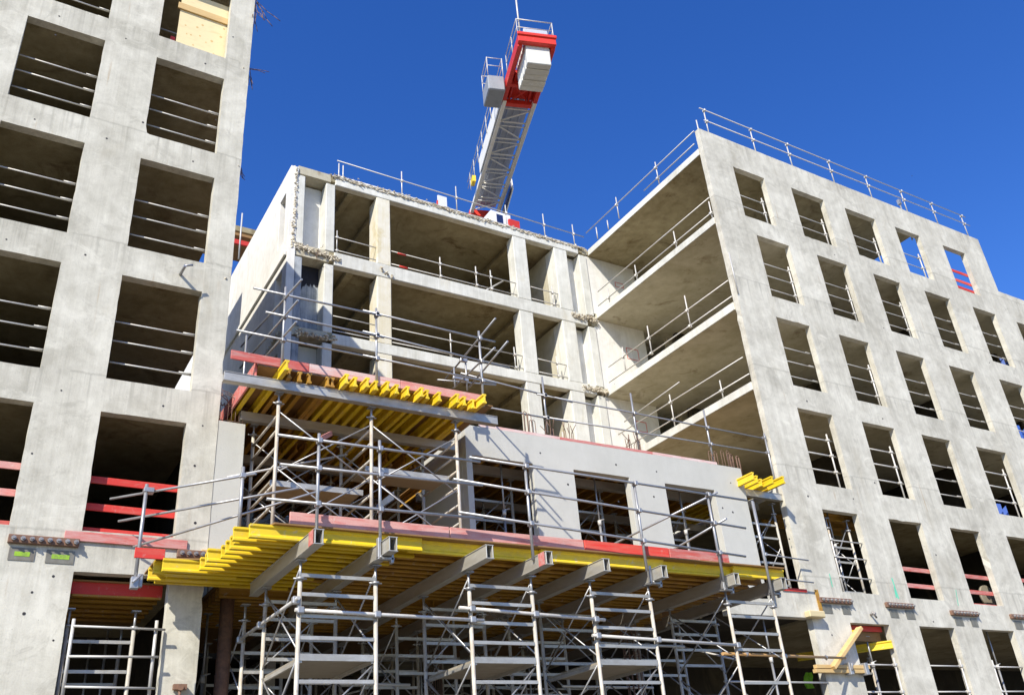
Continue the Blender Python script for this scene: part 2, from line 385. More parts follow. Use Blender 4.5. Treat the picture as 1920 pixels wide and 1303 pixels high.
for x, y, n in ((458, 125, 10), (448, 305, 9), (425, 520, 14), (418, 730, 8), (462, 95, 5), (411, 790, 6), (405, 880, 6)):
    p = at(x, y, Y=.05); rubble(mb, p+Vector((-.02, 0, -.17)), p+Vector((-.01, .1, .17)), n*2, .03, (.03, .05, .05))
mb.build('broken_edge', 'rubble', left)['kind'] = 'stuff'
mb = MB()
p = at(476, 2, Y=.1); rebars(mb, p, 9, 1.0, .008, .08, (.25, 0, -1), .5)
p = at(466, 130, Y=.1); rebars(mb, p, 4, .55, .007, .05, (.15, 0, -1), .3); rebars(mb, p, 2, .6, .007, .03, (1, 0, .1), .5)
p = at(450, 318, Y=.1); rebars(mb, p, 4, .25, .007, .05, (.4, 0, -1), .8)
p = at(418, 738, Y=.05); rebars(mb, p, 4, .25, .008, .08, (.8, 0, -.2), .8)
mb.build_each('rebar', 'rebar_steel', left)
mb = MB()     # short pipe stub sticking out of the wall
p = at(338, 515, Y=0); mb.tube(p, p+Vector((.02, -.32, .02)), .03, 8); mb.tube(p+Vector((0, -.3, .02)), p+Vector((.16, -.3, .08)), .022, 8)
mb.build('pipe_stub', 'galvanised', left)

for k in (0, 2): MB().box(-.2, -.03, .2, 5.2, zs[k], zs[k+1]).build('partition_wall', 'shaded_concrete', left)
# tube guards in the left windows
G_L = 'tube guards across the left block window openings'
def guard(x0, x1, zs_, y, label, group, post=None, r=.0165, mat='white_tube', dz=0):
    """three horizontal tubes (and sometimes a post) clamped across one opening"""
    t = thing('tube_guard', label, 'guard rail', ((x0+x1)/2, y, zs_[-1]), group)
    for z in zs_:
        MB().tube((x0-.06, y, z), (x1+.06, y, z+dz), r, 8).build('tube', mat, t)
    if post:
        xp, za, zb = post
        MB().tube((xp, y-.045, za), (xp, y-.045, zb), .024, 8).build('post', mat, t)
        c = MB()
        for z in zs_: c.new().box(xp-.045, xp+.045, y-.085, y+.03, z-.035, z+.035)
        c.build_each('coupler', mat, t, .01)
    else:
        c = MB()
        for z in zs_: c.new().tube((x1-.22, y-.012, z+.02), (x1+.05, y-.012, z+.022), .0155, 6)
        c.build_each('overlap_tube', mat, t)
FN = {5: 'fifth', 4: 'fourth', 3: 'third', 6: 'top'}
for f in (5, 4, 3):
    for c, cn in ((1, 'right-hand'), (0, 'left-hand')):
        x0, x1, z0, z1 = LW[(f, c)]; h = z1-z0
        guard(x0, x1, [z0+h*.595, z0+h*.41, z0+h*.205], .24, {5: 'highest', 4: 'middle', 3: 'lowest'}[f]+' three-tube guard in the %s window column of the left concrete block' % cn, G_L)
x0, x1, z0, z1 = LW[(6, 0)]
guard(x0, x1, [z0+.45, z0+.2], .24, 'two-tube guard in the left block window cut by the top edge of the photo', G_L)
x0, x1, z0, z1 = LW[(6, 1)]
guard(x0, x1, [z0+.75], .5, 'single tube behind the pale plywood sheet in the top left block window', G_L)
# plywood sheet standing in the top window
t = thing('plywood_sheet', 'pale knotty plywood sheet standing in the top window of the left block', 'plywood sheet', (-1, .28, 15.8))
mb = MB(); mb.box(-1.60, -.5, .26, .282, 15.72, 17.75)
pk = [(380, 48), (370, 52), (420, 55), (414, 70), (397, 78), (350, 64), (358, 66), (375, 68), (362, 85), (386, 80), (400, 102), (348, 48)]
for x, y in pk:
    p = at(x, y, Y=.26); mb.tube((p.x, .2585, p.z), (p.x, .262, p.z), random.uniform(.018, .04), 5, 1)
mb.build('sheet', ['pale_plywood', 'timber'], t)
MB().box(-1.66, -.5, .215, .258, 17.12, 17.3).build('batten', 'timber', t)
tag(MB().box(-1.72, -1.62, .30, .36, 15.77, 16.25).build('red_board', 'bright_red_board'), 'small red board end standing beside the plywood sheet in the top window', 'board')

# red boards closing the second floor openings
G_RB = 'red safety boards across the openings of the left block'
def board(p, q, h, th, mat, label, group=None, name='safety_board', upv=(0, 0, 1)):
    o = MB().bar(p, q, th, h, upv).build(name, mat, None, .006); return tag(o, label, 'board', group)
x0, x1, z0, z1 = LW[(2, 1)]
for z, lb, mt in ((5.62, 'upper', 'bright_red_board'), (5.15, 'middle', 'bright_red_board'), (4.74, 'lower', 'bright_red_board')):
    board((x0-.1, .235, z+.01), (x1+.1, .235, z-.01), .125, .027, mt, lb+' bright red board across the low right opening of the left block', G_RB)
for z, lb in ((5.72, 'upper'), (5.27, 'middle'), (4.75, 'lower')):
    board((-4.55, .235, z), (-2.9, .235, z), .12, .027, 'red_board', lb+' faded red board across the opening at the left edge of the photo', G_RB)
pa, pb = at(121, 1003, Y=-.03), at(351, 1022, Y=-.03)
board(pa, pb, .155, .03, 'red_board', 'long worn red board fixed on the wall below the opening with red boards')

# ================================================================ CENTRAL BUILDING
YC = 6.55
cen = thing('concrete_building', 'set-back central concrete frame with pale columns, brown ceilings and a broken roof edge', 'building', (8, YC, GROUND))
LV = [(18.68, 19.06), (15.56, 16.05), (12.80, 13.16), (9.95, 10.32), (7.1, 7.45), (3.95, 4.25)]      # slab bottom, top
mb = MB()
wall_holes(mb, 'y', 6.52, 40, GROUND, 18.96, 3.02, 3.27, [(6.95, 7.55, 16.3, 18.15), (6.95, 7.55, 13.35, 15.2), (6.95, 7.55, 10.5, 12.4)])
mb.build('side_wall', 'white_concrete', cen, .012)
MB().box(2.95, 3.018, 6.53, 15, 15.52, 15.7).build('wall_ledge', 'white_concrete', cen, .02, .02)
# columns: x0, x1, depth
for lv in range(5):
    zt = LV[lv][0]; zb = LV[lv+1][1]
    for x0, x1, dp, mt in ((4.2, 4.5, .55, 'old_concrete'), (5.93, 6.42, .62, 'yellow_stained_concrete'), (11.2, 11.75, .45, 'old_concrete'), (12.97, 13.55, .6, 'old_concrete'), (14.1, 14.44, .5, 'old_concrete')):
        MB().box(x0, x1, YC, YC+dp, zb, zt).build('column', mt, cen, .02, .012)
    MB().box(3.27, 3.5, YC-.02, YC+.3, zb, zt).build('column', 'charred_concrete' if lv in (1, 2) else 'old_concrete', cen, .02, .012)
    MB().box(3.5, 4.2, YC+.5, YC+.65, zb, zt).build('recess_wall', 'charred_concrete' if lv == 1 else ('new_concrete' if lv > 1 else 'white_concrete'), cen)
    MB().box(13.55, 14.1, YC+.42, YC+.6, zb, zt).build('recess_wall', 'white_concrete', cen)
    MB().box(4.5, 14.1, 15.2, 15.4, zb, zt).build('back_wall', 'shaded_concrete', cen)
    MB().box(12.97, 13.17, YC+.6, 15.2, zb, zt).build('partition_wall', 'pale_soffit', cen)
for k, (zb, zt) in enumerate(LV):
    y1 = 15.4
    # slab with an edge beam proud of it; the two left bays have rough torn edges
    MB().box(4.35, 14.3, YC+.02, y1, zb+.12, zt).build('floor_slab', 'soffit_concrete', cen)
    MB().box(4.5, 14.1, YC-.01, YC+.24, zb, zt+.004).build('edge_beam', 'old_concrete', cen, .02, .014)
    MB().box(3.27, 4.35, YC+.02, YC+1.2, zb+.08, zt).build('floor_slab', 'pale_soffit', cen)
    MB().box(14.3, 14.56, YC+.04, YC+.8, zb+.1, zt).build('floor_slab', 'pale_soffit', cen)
    for x in (5.0, 6.17, 11.4):
        MB().box(x, x+.22, YC+.25, y1-.2, zb-.05, zb+.12).build('ceiling_beam', 'soffit_concrete', cen, .02)
mb = MB()
rubble(mb, (4.4, YC-.02, 19.0), (14.4, YC-.02, 18.98), 700, .038, (.04, .03, .06), 0, (1.8, .7, .8))
rubble(mb, (4.3, YC-.03, 19.05), (14.5, YC+.25, 19.06), 220, .03, (.06, .12, .02), 0, (1.5, 1, .6))
rubble(mb, (3.25, YC-.04, 15.95), (4.7, YC-.02, 15.78), 230, .038, (.05, .035, .09))
rubble(mb, (3.3, YC-.03, 12.95), (4.6, YC-.03, 12.95), 80, .05, (.06, .05, .09))
rubble(mb, (13.4, YC-.03, 15.85), (14.5, YC-.04, 15.85), 170, .04, (.06, .06, .1))
rubble(mb, (13.5, YC-.03, 13.0), (14.55, YC-.04, 12.95), 160, .04, (.06, .06, .1))
rubble(mb, (13.5, YC-.03, 10.2), (14.55, YC-.04, 10.1), 160, .04, (.06, .06, .1))
rubble(mb, (3.18, YC-.03, 15.9), (3.2, YC-.03, 18.9), 150, .042, (.035, .03, .05))
rubble(mb, (3.15, YC, 18.93), (3.12, 20, 18.93), 300, .085, (.05, .1, .06))
rubble(mb, (3.0, 6.7, 12.95), (3.0, 9.5, 12.9), 90, .05, (.03, .05, .07))
rubble(mb, (6.05, YC-.02, 15.85), (6.5, YC-.02, 15.6), 10, .05)
mb.build('broken_edge', 'rubble', cen)['kind'] = 'stuff'
mb = MB()
for x0 in (3.6, 13.7): rebars(mb, (x0+.3, YC-.05, 15.9), 5, .3, .006, .15, (0, -.5, -1), .8)
mb.build_each('rebar', 'rebar_steel', cen)
MB().box(.2, 17.5, 9.0, 9.2, GROUND, 3.95).build('basement_wall', 'shaded_concrete', cen)
MB().box(-.02, 3.02, 14.6, 14.8, GROUND, 12.5).build('link_wall', 'facade_concrete', cen)
MB().box(0, 3.02, 6.9, 14.6, 3.97, 4.25).build('floor_slab', 'shaded_concrete', cen)

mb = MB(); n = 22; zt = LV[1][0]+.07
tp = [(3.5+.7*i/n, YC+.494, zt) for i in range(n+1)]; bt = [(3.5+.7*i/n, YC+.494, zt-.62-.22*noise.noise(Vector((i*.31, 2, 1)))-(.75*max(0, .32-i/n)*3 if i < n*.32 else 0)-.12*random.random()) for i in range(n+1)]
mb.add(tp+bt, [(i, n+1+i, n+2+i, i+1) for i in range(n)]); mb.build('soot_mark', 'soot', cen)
# lamp hanging under the top ceiling
o = MB(); p = at(1023, 513, Y=8.3); o.box(p.x-.35, p.x+.3, 8.1, 8.45, p.z-.03, p.z+.06); o.chunk((p.x+.2, 8.2, p.z-.07), .13, 0, (1.2, 1, .6))
tag(o.build('bulkhead_lamp', 'tank_white'), 'small pale lamp under the top ceiling of the central frame', 'lamp')

# ================================================================ RIGHT BUILDING
RX = 14.62
R = [((5), [((1376.7, 314.3), (1439.3, 340), (1395.7, 406), (1451, 423.3)), ((1485, 352.7), (1544, 375.7), (1506.7, 442.3), None), ((1586, 390.7), (1640, 411), (1609, 477.7), None), ((1679.3, 425), (1729.3, 444.3), (1704, 507.7), (1746.7, 523.3)), ((1767.3, 458.7), (1814, 477.3), (1795.7, 538.3), (1833.3, 551.7))]),
     ((4), [((1420.7, 442.7), (1486, 464), (1445.7, 555), (1503.3, 571)), ((1534, 479.3), (1594.3, 499), (1561.7, 590), (1614, 603.3)), ((1638.3, 514), (1694.3, 532.3), (1670.6, 620.7), (1715, 633)), ((1735, 546), (1786, 561.7), (1768.3, 648.4), (1810, 660.6)), ((1825, 575), (1871.7, 590.7), (1860, 676.7), (1898, 687.5))]),
     ((3), [((1456.8, 594), (1524, 613), (1484.8, 720.4), (1545.2, 735)), ((1574.4, 627), (1635.6, 645.5), (1605.9, 750), (1658, 761.3)), ((1681.7, 657), (1739, 673.8), (1715, 775.8), (1764, 786)), ((1780.9, 684.8), (1833.4, 701.5), (1817, 799.8), (1861, 808.8)), ((1873.3, 710.8), None, None, None)]),
     ((2), [((1496.2, 764.2), (1565.6, 778.8), (1528.3, 904.8), (1591.9, 915)), ((1617.5, 790.4), (1683.8, 804.4), (1653, 926.6), (1708.5, 934.8)), ((1729.5, 815), (1788.8, 827.5), (1767.3, 945.5), (1816, 953.5)), ((1832, 838), (1885.9, 849.6), (1872.7, 964), None)]),
     ((1), [((1541.5, 952.6), (1613.6, 963.4), (1578, 1104), (1641.4, 1113.4)), ((1667, 971.7), (1734, 981), (1706.3, 1118.6), (1765, 1127.3)), ((1781.5, 988.7), (1842.4, 998.3), (1825.4, 1132.8), (1877, 1139.6)), ((1887, 1005.8), None, None, None)])]
RWN = {}
for fl, ws in R:
    rs = [rect(*q) for q in ws]
    zb = sum(r[2] for r in rs if r[2])/len([1 for r in rs if r[2]]); zt = sum(r[3] for r in rs if r[3])/len([1 for r in rs if r[3]])
    for i, r in enumerate(rs):
        if r[1] is None: r[1] = r[0]+1.46
        RWN[(fl, i)] = [r[0], r[1], (r[2] or zb)*.5+zb*.5, (r[3] or zt)*.5+zt*.5]
    for i in range(len(rs), 8):
        if fl == 5: break
        p = RWN[(fl, i-1)]; RWN[(fl, i)] = [p[0]+2.84, p[1]+2.84, zb, zt]
right = thing('concrete_building', 'right concrete block with rows of narrow window openings and an open courtyard side', 'building', (22, 0, GROUND))
mb = MB()
RTOP, RLOW, RSTEP, REND = 19.72, 17.2, 29.8, 39.0
gx = [(15.94, 17.46), (18.68, 20.2), (21.45, 23.0), (24.3, 25.8), (27.2, 28.6), (30, 31.4)]
holes = [tuple(v) for v in RWN.values()]+[(a, b_, GROUND, 3.84) for a, b_ in gx]+[(RSTEP, 50, RLOW, 50)]
wall_holes(mb, 'x', RX-.04, REND, GROUND, RTOP, 0, .19, holes, cuts=[RSTEP]+grid(RX, REND, .2), zcuts=grid(GROUND, RTOP, .2)); chip(mb)
discs(mb, [(1520, 415), (1565, 478), (1657, 615), (1710, 330), (1855, 680), (1513, 752), (1640, 905), (1468, 640), (1515, 930), (1480, 1010), (1600, 935), (1755, 1040), (1640, 1150), (1750, 1165), (1560, 1190), (1600, 1200), (1780, 560), (1655, 785)], 0, .024)
mb.build('facade_wall', ['right_concrete', 'dark_hole'], right, .012)
RS = {6: (18.73, 18.98), 5: (15.97, 16.21), 4: (12.84, 13.1), 3: (10.22, 10.47), 2: (7.1, 7.38), 1: (3.9, 4.3)}
for k, (zb, zt) in RS.items():
    x1 = 25.4 if k == 6 else REND
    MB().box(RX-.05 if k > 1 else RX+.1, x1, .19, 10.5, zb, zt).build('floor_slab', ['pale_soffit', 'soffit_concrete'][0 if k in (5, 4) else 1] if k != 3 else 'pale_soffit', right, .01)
    if k > 1: # bright clean slab edge towards the courtyard
        MB().box(RX-.07, RX-.052, .19, YC, zb+.004, zt+.003).build('slab_edge', 'old_concrete', right, .008, .006)
lv = [RS[k] for k in (6, 5, 4, 3, 2, 1)]
for k in range(5):
    zb, zt = lv[k+1][1], lv[k][0]
    MB().box(14.45, 16.75, YC+.06, YC+.26, zb, zt).build('end_wall', 'white_concrete', right, .01)
    MB().box(17.9, 20.2, YC+.1, YC+.28, zb, zt).build('partition_wall', 'pale_soffit', right)
    x1 = 25.4 if k == 0 else REND
    MB().box(17.0, x1, 10.5, 10.7, zb, zt).build('back_wall', 'shaded_concrete', right)
    if k: MB().box(18.0, REND, 6.2, 6.38, zb, zt).build('partition_wall', 'shaded_concrete', right)
    if k:
        for x in (20.85, 26.5, 32.2): MB().box(x, x+.18, 2.2, 6.2, zb, zt).build('partition_wall', 'shaded_concrete', right)
MB().box(15, REND, 6.6, 6.8, GROUND, 3.9).build('basement_wall', 'shaded_concrete', right)
MB().box(11.85, RX-.04, 0.0, .24, 3.9, 4.56).build('beam', 'right_concrete', right, .012)
MB().box(11.85, RX+.1, .24, 9, 3.97, 4.3).build('floor_slab', 'shaded_concrete', right)
mb = MB()
for x, y, n in ((1396, 582, 26), (1424, 724, 22), (1436, 745, 14), (1356, 408, 14), (1440, 770, 8), (1478, 930, 16), (1484, 960, 8)):
    p = at(x, y, Y=.02); rubble(mb, p+Vector((-.02, .035, -.17)), p+Vector((.05, .035, .17)), n*4, .034, (.05, .02, .06))
rubble(mb, (RX, .1, RTOP), (RSTEP, .1, RTOP), 60, .04, (.1, .07, .015), 0, (2, 1, .5))
mb.build('broken_edge', 'rubble', right)['kind'] = 'stuff'
mb = MB()
for p0, p1, wd, mi in (((1672, 1083), (1685, 1122), .05, 0), ((1677, 1100), (1681, 1120), .06, 0), ((1555, 1075), (1561, 1100), .03, 0), ((1792, 1105), (1797, 1135), .03, 0), ((1533, 1118), (1545, 1148), .07, 1)):
    a, c = at(*p0, Y=-.002), at(*p1, Y=-.002)
    mb.new().add([a-Vector((wd/2, 0, 0)), a+Vector((wd/2, 0, 0)), c+Vector((wd/2, 0, 0)), c-Vector((wd/2, 0, 0))], [(0, 3, 2, 1)], mi)
mb.build_each('spray_mark', ['green_spray', 'lime_spray_reflection'], right)
mb = MB()     # red setting-out rectangles sprayed on the inner end wall
for (xa, ya, xb, yb) in ((1174, 652, 1199, 677), (1192, 789, 1214, 811), (1153, 529, 1169, 541)):
    A = at(xa, ya, Y=YC+.057); B = at(xb, yb, Y=YC+.057); mb.new()
    for p, q in (((A.x, A.z), (B.x, A.z)), ((A.x, B.z), (B.x, B.z)), ((A.x, A.z), (A.x, B.z)), ((B.x, A.z), (B.x, B.z))):
        mb.bar((p[0], YC+.0575, p[1]), (q[0], YC+.0575, q[1]), .002 if p[1] == q[1] else .03, .03 if p[1] == q[1] else .002, (0, 0, 1))
mb.build_each('spray_mark', 'red_spray', right)

# window guards of the right block
G_R = 'tube guards across the right block window openings'
rows = {5: 'top', 4: 'second', 3: 'third', 2: 'fourth'}
for (fl, i), (x0, x1, z0, z1) in sorted(RWN.items(), reverse=True):
    if fl < 2 or i > (5 if fl == 4 else 4): continue
    if fl == 5 and i == 4: continue
    lab = 'tube guard in the %s window from the courtyard corner, %s row of the right block' % (ORD[i], rows[fl])
    h = z1-z0
    if fl == 5: guard(x0, x1, [z0+h*.54, z0+h*.31], .24, 'two-'+lab, G_R, (x1-.16, z0-.05, z0+h*.62))
    elif fl == 2 and i in (0, 1, 3): guard(x0, x1, [z0+h*.68, z0+h*.47, z0+h*.25], .24 if i else -.03 + .3, 'three-'+lab, G_R, (x1-.2, z0-.02, z0+h*.76), .024)
    else: guard(x0, x1, [z0+h*.62, z0+h*.42, z0+h*.20], .24, 'three-'+lab, G_R, (x1-.08, z0-.02, z0+h*.68) if (fl, i) in ((4, 2), (4, 0), (3, 1), (4, 1)) else None)
x0, x1, z0, z1 = RWN[(5, 4)]
for k, z in enumerate((z0+1.06, z0+.62, z0+.29)):
    board((x0-.05, .21, z), (x1+.05, .21, z), .13, .027, 'bright_red_board', ['upper', 'middle', 'lowest'][k]+' red board in the top right window against the sky', 'red boards in the top right window')
for i in (1, 2, 3):
    x0, x1, z0, z1 = RWN[(1, i)]
    for k, z in enumerate((z0+.88, z0+.42, z0+.03)):
        if i == 1 and k == 2: continue
        if i == 3 and k == 2: continue
        board((x0-.05, .215, z), (x1+.05, .215, z-.01), .12, .027, 'faded_red_board' if k < 1 else 'red_board', ['upper', 'middle', 'lowest'][k]+' red board across the %s opening of the lowest window row on the right' % ORD[i], 'red boards across the lowest row of right openings')
# blue sheets inside
for (a, b_, zz, ww, hh, lab) in ((1885, 683, 0, .5, .3, 'blue plastic sheet behind the fifth window of the second row'), (1918, 815, 0, .8, .55, 'large blue plastic sheet in the window at the right photo edge'), (1880, 957, 0, .55, .3, 'dark blue plastic sheet low in the fourth window of the fourth row')):
    p = at(a, b_, Y=.5); mb = MB(); n = 6
    vs = [(p.x-ww/2+ww*i/n, .5+.06*math.sin(i*2.1), p.z+hh*(s-.5)+(.1*math.sin(i*1.3) if s else 0)) for s in (0, 1) for i in range(n+1)]
    vs += [(v[0], v[1]+.012, v[2]) for v in vs]; q = 2*(n+1)
    fs = [(i, i+1, n+2+i, n+1+i) for i in range(n)]+[(q+i+1, q+i, q+n+1+i, q+n+2+i) for i in range(n)]
    mb.add(vs, fs); tag(mb.build('plastic_sheet', 'blue_plastic'), lab, 'plastic sheet')
# round fan-like disc behind the boards
mb = MB(); p = at(1853, 1117, Y=.7); mb.tube((p.x, .7, p.z), (p.x, .78, p.z), .33, 24); mb.tube((p.x, .69, p.z), (p.x, .8, p.z), .1, 14, 1)
tag(mb.build('cable_drum', ['platform_plank', 'dark_hole']), 'round cable drum standing behind the red boards of the third low opening', 'cable drum')

# ================================================================ rails
def railing(name, label, posts, rails, group=None, r=.019, rp=.021, mat='white_tube', cat='guard rail', pmat=None):
    b0 = posts[0][0] if posts else rails[0][0]
    t = thing(name, label, cat, b0, group)
    for a, c in posts:
        MB().tube(a, c, rp, 8).build('post', pmat or mat, t)
    for a, c in rails:
        MB().tube(a, c, r, 8).build('rail', mat, t)
    cp = MB()
    for a, c in posts:
        for p, q in rails:
            A = Vector(a); C_ = Vector(c); p = Vector(p); q = Vector(q)
            d = q-p; dd = Vector((d.x, d.y, 0)); 
            if dd.length < 1e-4: continue
            s = (A-p).dot(dd)/dd.length_squared
            if -.02 <= s <= 1.02:
                k = p+d*s
                if min(A.z, C_.z)-.02 <= k.z <= max(A.z, C_.z)+.05 and (Vector((k.x, k.y, 0))-Vector((A.x, A.y, 0))).length < .2:
                    cp.new().box(min(k.x, A.x)-.035, max(k.x, A.x)+.035, min(k.y, A.y)-.035, max(k.y, A.y)+.035, k.z-.04, k.z+.04)
    if cp.v: cp.build_each('coupler', mat, t, .008)
    return t
def P(pxs, **k): return [at(x, y, **k) for x, y in pxs]
def vpost(x0, y0, x1, y1, **k):
    """post seen from its foot x0,y0 to its top x1,y1"""
    a = at(x0, y0, **k); c = at(x1, y1, **k); c.x = a.x; c.y = a.y; return (a, c)

# roof parapet of the right block
ps = [vpost(b[0], b[1], tt[0], tt[1], Y=.1) for tt, b in (((1325, 210), (1331, 258)), ((1410, 243), (1419, 292)), ((1478, 275), (1487, 316)), ((1555, 305), (1566, 347)), ((1623, 333), (1636, 374)), ((1688, 360), (1702, 398)), ((1745, 381), (1759, 420)), ((1800, 405), (1816, 443)))]
railing('roof_guardrail', 'two-tube guard rail along the parapet of the right block against blue sky', ps, [((14.9, .05, 20.78), (29.6, .05, 20.83)), ((15.0, .05, 20.28), (29.7, .05, 20.42))])
p = at(1686, 380, Y=.6); 
tag(MB().tube((p.x, .6, 18.98), (p.x, .6, p.z+.15), .03, 8).box(p.x-.06, p.x+.06, .54, .66, p.z-.1, p.z+.12).build('pipe_post', 'galvanised'), 'short thick grey pipe post on the right roof near the sixth parapet post', 'pipe')
XE = 14.61
def side(pst, label, rails):
    ps = [vpost(b[0], b[1], tt[0], tt[1], X=XE) for tt, b in pst]
    railing('slab_guardrail', label, ps, rails, 'guard rails along the open slabs of the right block')
side([((1306.6, 224.8), (1313, 258.7)), ((1231, 301.8), (1236, 344.8)), ((1156.6, 368.3), (1161, 410)), ((1138, 414), (1141, 430)), ((1118.7, 425.7), (1120.8, 448))],
     'sloping-looking guard rail along the courtyard edge of the right roof', [((XE-.05, .2, 19.75), (XE-.05, 6.5, 19.75)), ((XE-.05, .3, 19.28), (XE-.05, 3.0, 19.28))])
side([((1328.3, 378.8), (1336.6, 412.7)), ((1261.7, 434.9), (1269.6, 468.8)), ((1189.7, 497.5), (1195.2, 527.5)), ((1139.6, 540.7), (1143.3, 566.9))],
     'guard rail on the highest open slab under the right roof', [((XE-.05, .2, 16.98), (XE-.05, 6.3, 16.98)), ((XE-.05, .2, 16.42), (XE-.05, 6.4, 16.42))])
side([((1367.3, 473.3), (1384, 550)), ((1287.3, 551.7), (1295, 613)), ((1218, 608), (1222.3, 662.8)), ((1170, 648.4), (1173.4, 695.7))],
     'guard rail on the middle open slab of the right block with sunlit wall behind', [((XE-.05, .2, 13.86), (XE-.05, 6.3, 13.86)), ((XE-.05, .2, 13.3), (XE-.05, 6.4, 13.3))])
side([((1351.7, 711.7), (1357.3, 751.7)), ((1256, 739), (1266.7, 805))],
     'guard rail on the lowest visible open slab of the right block', [((XE-.05, .3, 11.3), (XE-.05, 6.3, 11.3)), ((XE-.05, .2, 10.72), (XE-.05, 6.4, 10.72)), ((XE-.05, 3.0, 11.75), (XE-.05, 5.9, 11.6))])

# roof and slab rails of the central frame
def cpost(lst, Y): return [vpost(b[0], b[1], tt[0], tt[1], Y=Y) for tt, b in lst]
railing('roof_guardrail', 'thin guard rail along the broken roof edge of the central frame', cpost([((632, 306), (635, 340)), ((640, 310), (643, 342)), ((752, 322), (754, 373)), ((854, 350), (857, 396)), ((947, 385), (951, 428)), ((1019, 402), (1023, 450)), ((1074, 422), (1078, 462))], YC+.2),
        [((4.6, YC+.16, 19.86), (14.6, YC+.16, 19.72)), ((4.7, YC+.16, 19.22), (14.2, YC+.16, 19.2))])
G_C = 'guard rails between the columns of the central frame'
def crail(lab, x0, x1, zf, posts, zr=(.62, .12)):
    railing('slab_guardrail', lab, [((x, YC+.1, zf-.02), (x, YC+.1, zf+.9)) for x in posts], [((x0, YC+.06, zf+zr[0]), (x1, YC+.06, zf+zr[0]-.02)), ((x0, YC+.06, zf+zr[1]), (x1, YC+.06, zf+zr[1]))], G_C, .018, .022)
crail('guard rail in the narrow left bay of the top central floor', 4.5, 5.95, 16.06, [4.62])
crail('guard rail with red taped joints in the wide bay of the top central floor', 6.42, 11.2, 16.06, [8.25, 9.62, 10.2])
crail('guard rail in the right bay of the top central floor beside the lamp', 11.75, 12.97, 16.06, [12.75])
crail('guard rail in the narrow left bay of the second central floor', 4.5, 5.95, 13.17, [])
crail('guard rail in the wide bay of the second central floor', 6.42, 11.2, 13.17, [8.5, 10.9])
crail('guard rail in the right bay of the second central floor', 11.75, 12.97, 13.17, [12.6])
crail('guard rail in the right bay of the third central floor', 11.75, 12.97, 10.33, [12.5])
for k, (x, z) in enumerate(((6.8, 16.66), (6.85, 16.17))):
    tag(MB().tube((x-.12, YC+.06, z), (x+.18, YC+.06, z-.001), .03, 8).build('pipe_sleeve', 'bright_red_board'), ['upper', 'lower'][k]+' red sleeve wrapped round the rail beside the yellow stained column', 'sleeve', 'red sleeves on the central rail')
# loose tubes leaning in the second floor
tag(MB().tube(at(905, 548, Y=YC+.3), at(944, 527, Y=YC+1.0), .03, 8).build('loose_tube', 'white_tube'), 'short pale tube sticking up on the top central floor near its right column', 'tube')
tag(MB().tube((10.5, 7.4, 10.4), (11.3, 8.6, 11.3), .03, 8).build('loose_tube', 'galvanised'), 'greenish grey tube leaning on the third central floor behind the column', 'tube')
# site clutter on the central roof
t = thing('roof_sign', 'small white upright board with red edge on the central roof beside the crane', 'sign board', (8.6, 8, 19.06))
p = at(829, 380, Y=7.6); MB().box(p.x-.16, p.x+.2, 7.6, 7.66, 19.06, p.z+.3).build('panel', 'tank_white', t); MB().box(p.x-.2, p.x-.165, 7.6, 7.66, 19.06, p.z+.05).build('edge', 'bright_red_board', t)
t = thing('site_cabin', 'small white cabin with dark window on the central roof at the crane foot', 'cabin', (11, 9.5, 19.06))
p = at(943, 412, Y=9.5); MB().box(p.x-.55, p.x+.4, 9.5, 10.6, 19.06, p.z+.35).build('body', 'tank_white', t, .03); MB().box(p.x-.3, p.x, 9.488, 9.52, p.z-.3, p.z+.2).build('window', 'blue_glass', t)
tag(MB().box(p.x+.1, p.x+.6, 9.2, 9.3, 19.06, p.z-.12).build('red_board', 'bright_red_board'), 'red board end on the central roof beside the white cabin', 'board')
for i, (x, dy) in enumerate(((p.x+.28, 0), (p.x+.42, .2), (p.x-2.2, .1), (p.x-2.6, .3), (p.x-1.95, .2))):
    tag(MB().tube((x, 9.3+dy, 19.06), (x, 9.3+dy, 20.9+.12*i), .03, 7).build('roof_post', 'white_tube'), ['thin white post right of the white cabin on the central roof', 'second thin white post right of the white roof cabin', 'white post standing close to the crane foot', 'white post between the crane foot and the white roof board', 'short white post touching the crane foot'][i], 'post')
# far roof seen in the gap beside the left block
t = thing('far_roof', 'brown edged far roof corner glimpsed in the gap beside the left block', 'roof', (3, 16, 21))
p = at(450, 430, Y=15); MB().box(p.x-2.5, p.x+.7, 15, 17, p.z-.1, p.z+.15).build('roof_slab', 'soffit_concrete', t)
p = at(450, 452, Y=14); MB().box(p.x-2.5, p.x+.55, 14, 14.1, p.z-.15, p.z+.05).build('red_board', 'bright_red_board', t)
p = at(450, 440, Y=14.2); MB().box(p.x-2.5, p.x+.75, 14.2, 16, p.z-.06, p.z+.06).build('lower_slab', 'plywood', t)
a = at(449, 466, Y=13.6); c = at(453, 400, Y=13.6); c.x = a.x
tag(MB().tube(a-Vector((0, 0, .5)), c, .03, 8).build('roof_post', 'white_tube'), 'thin white post standing in the gap between left block and broken white wall', 'post')

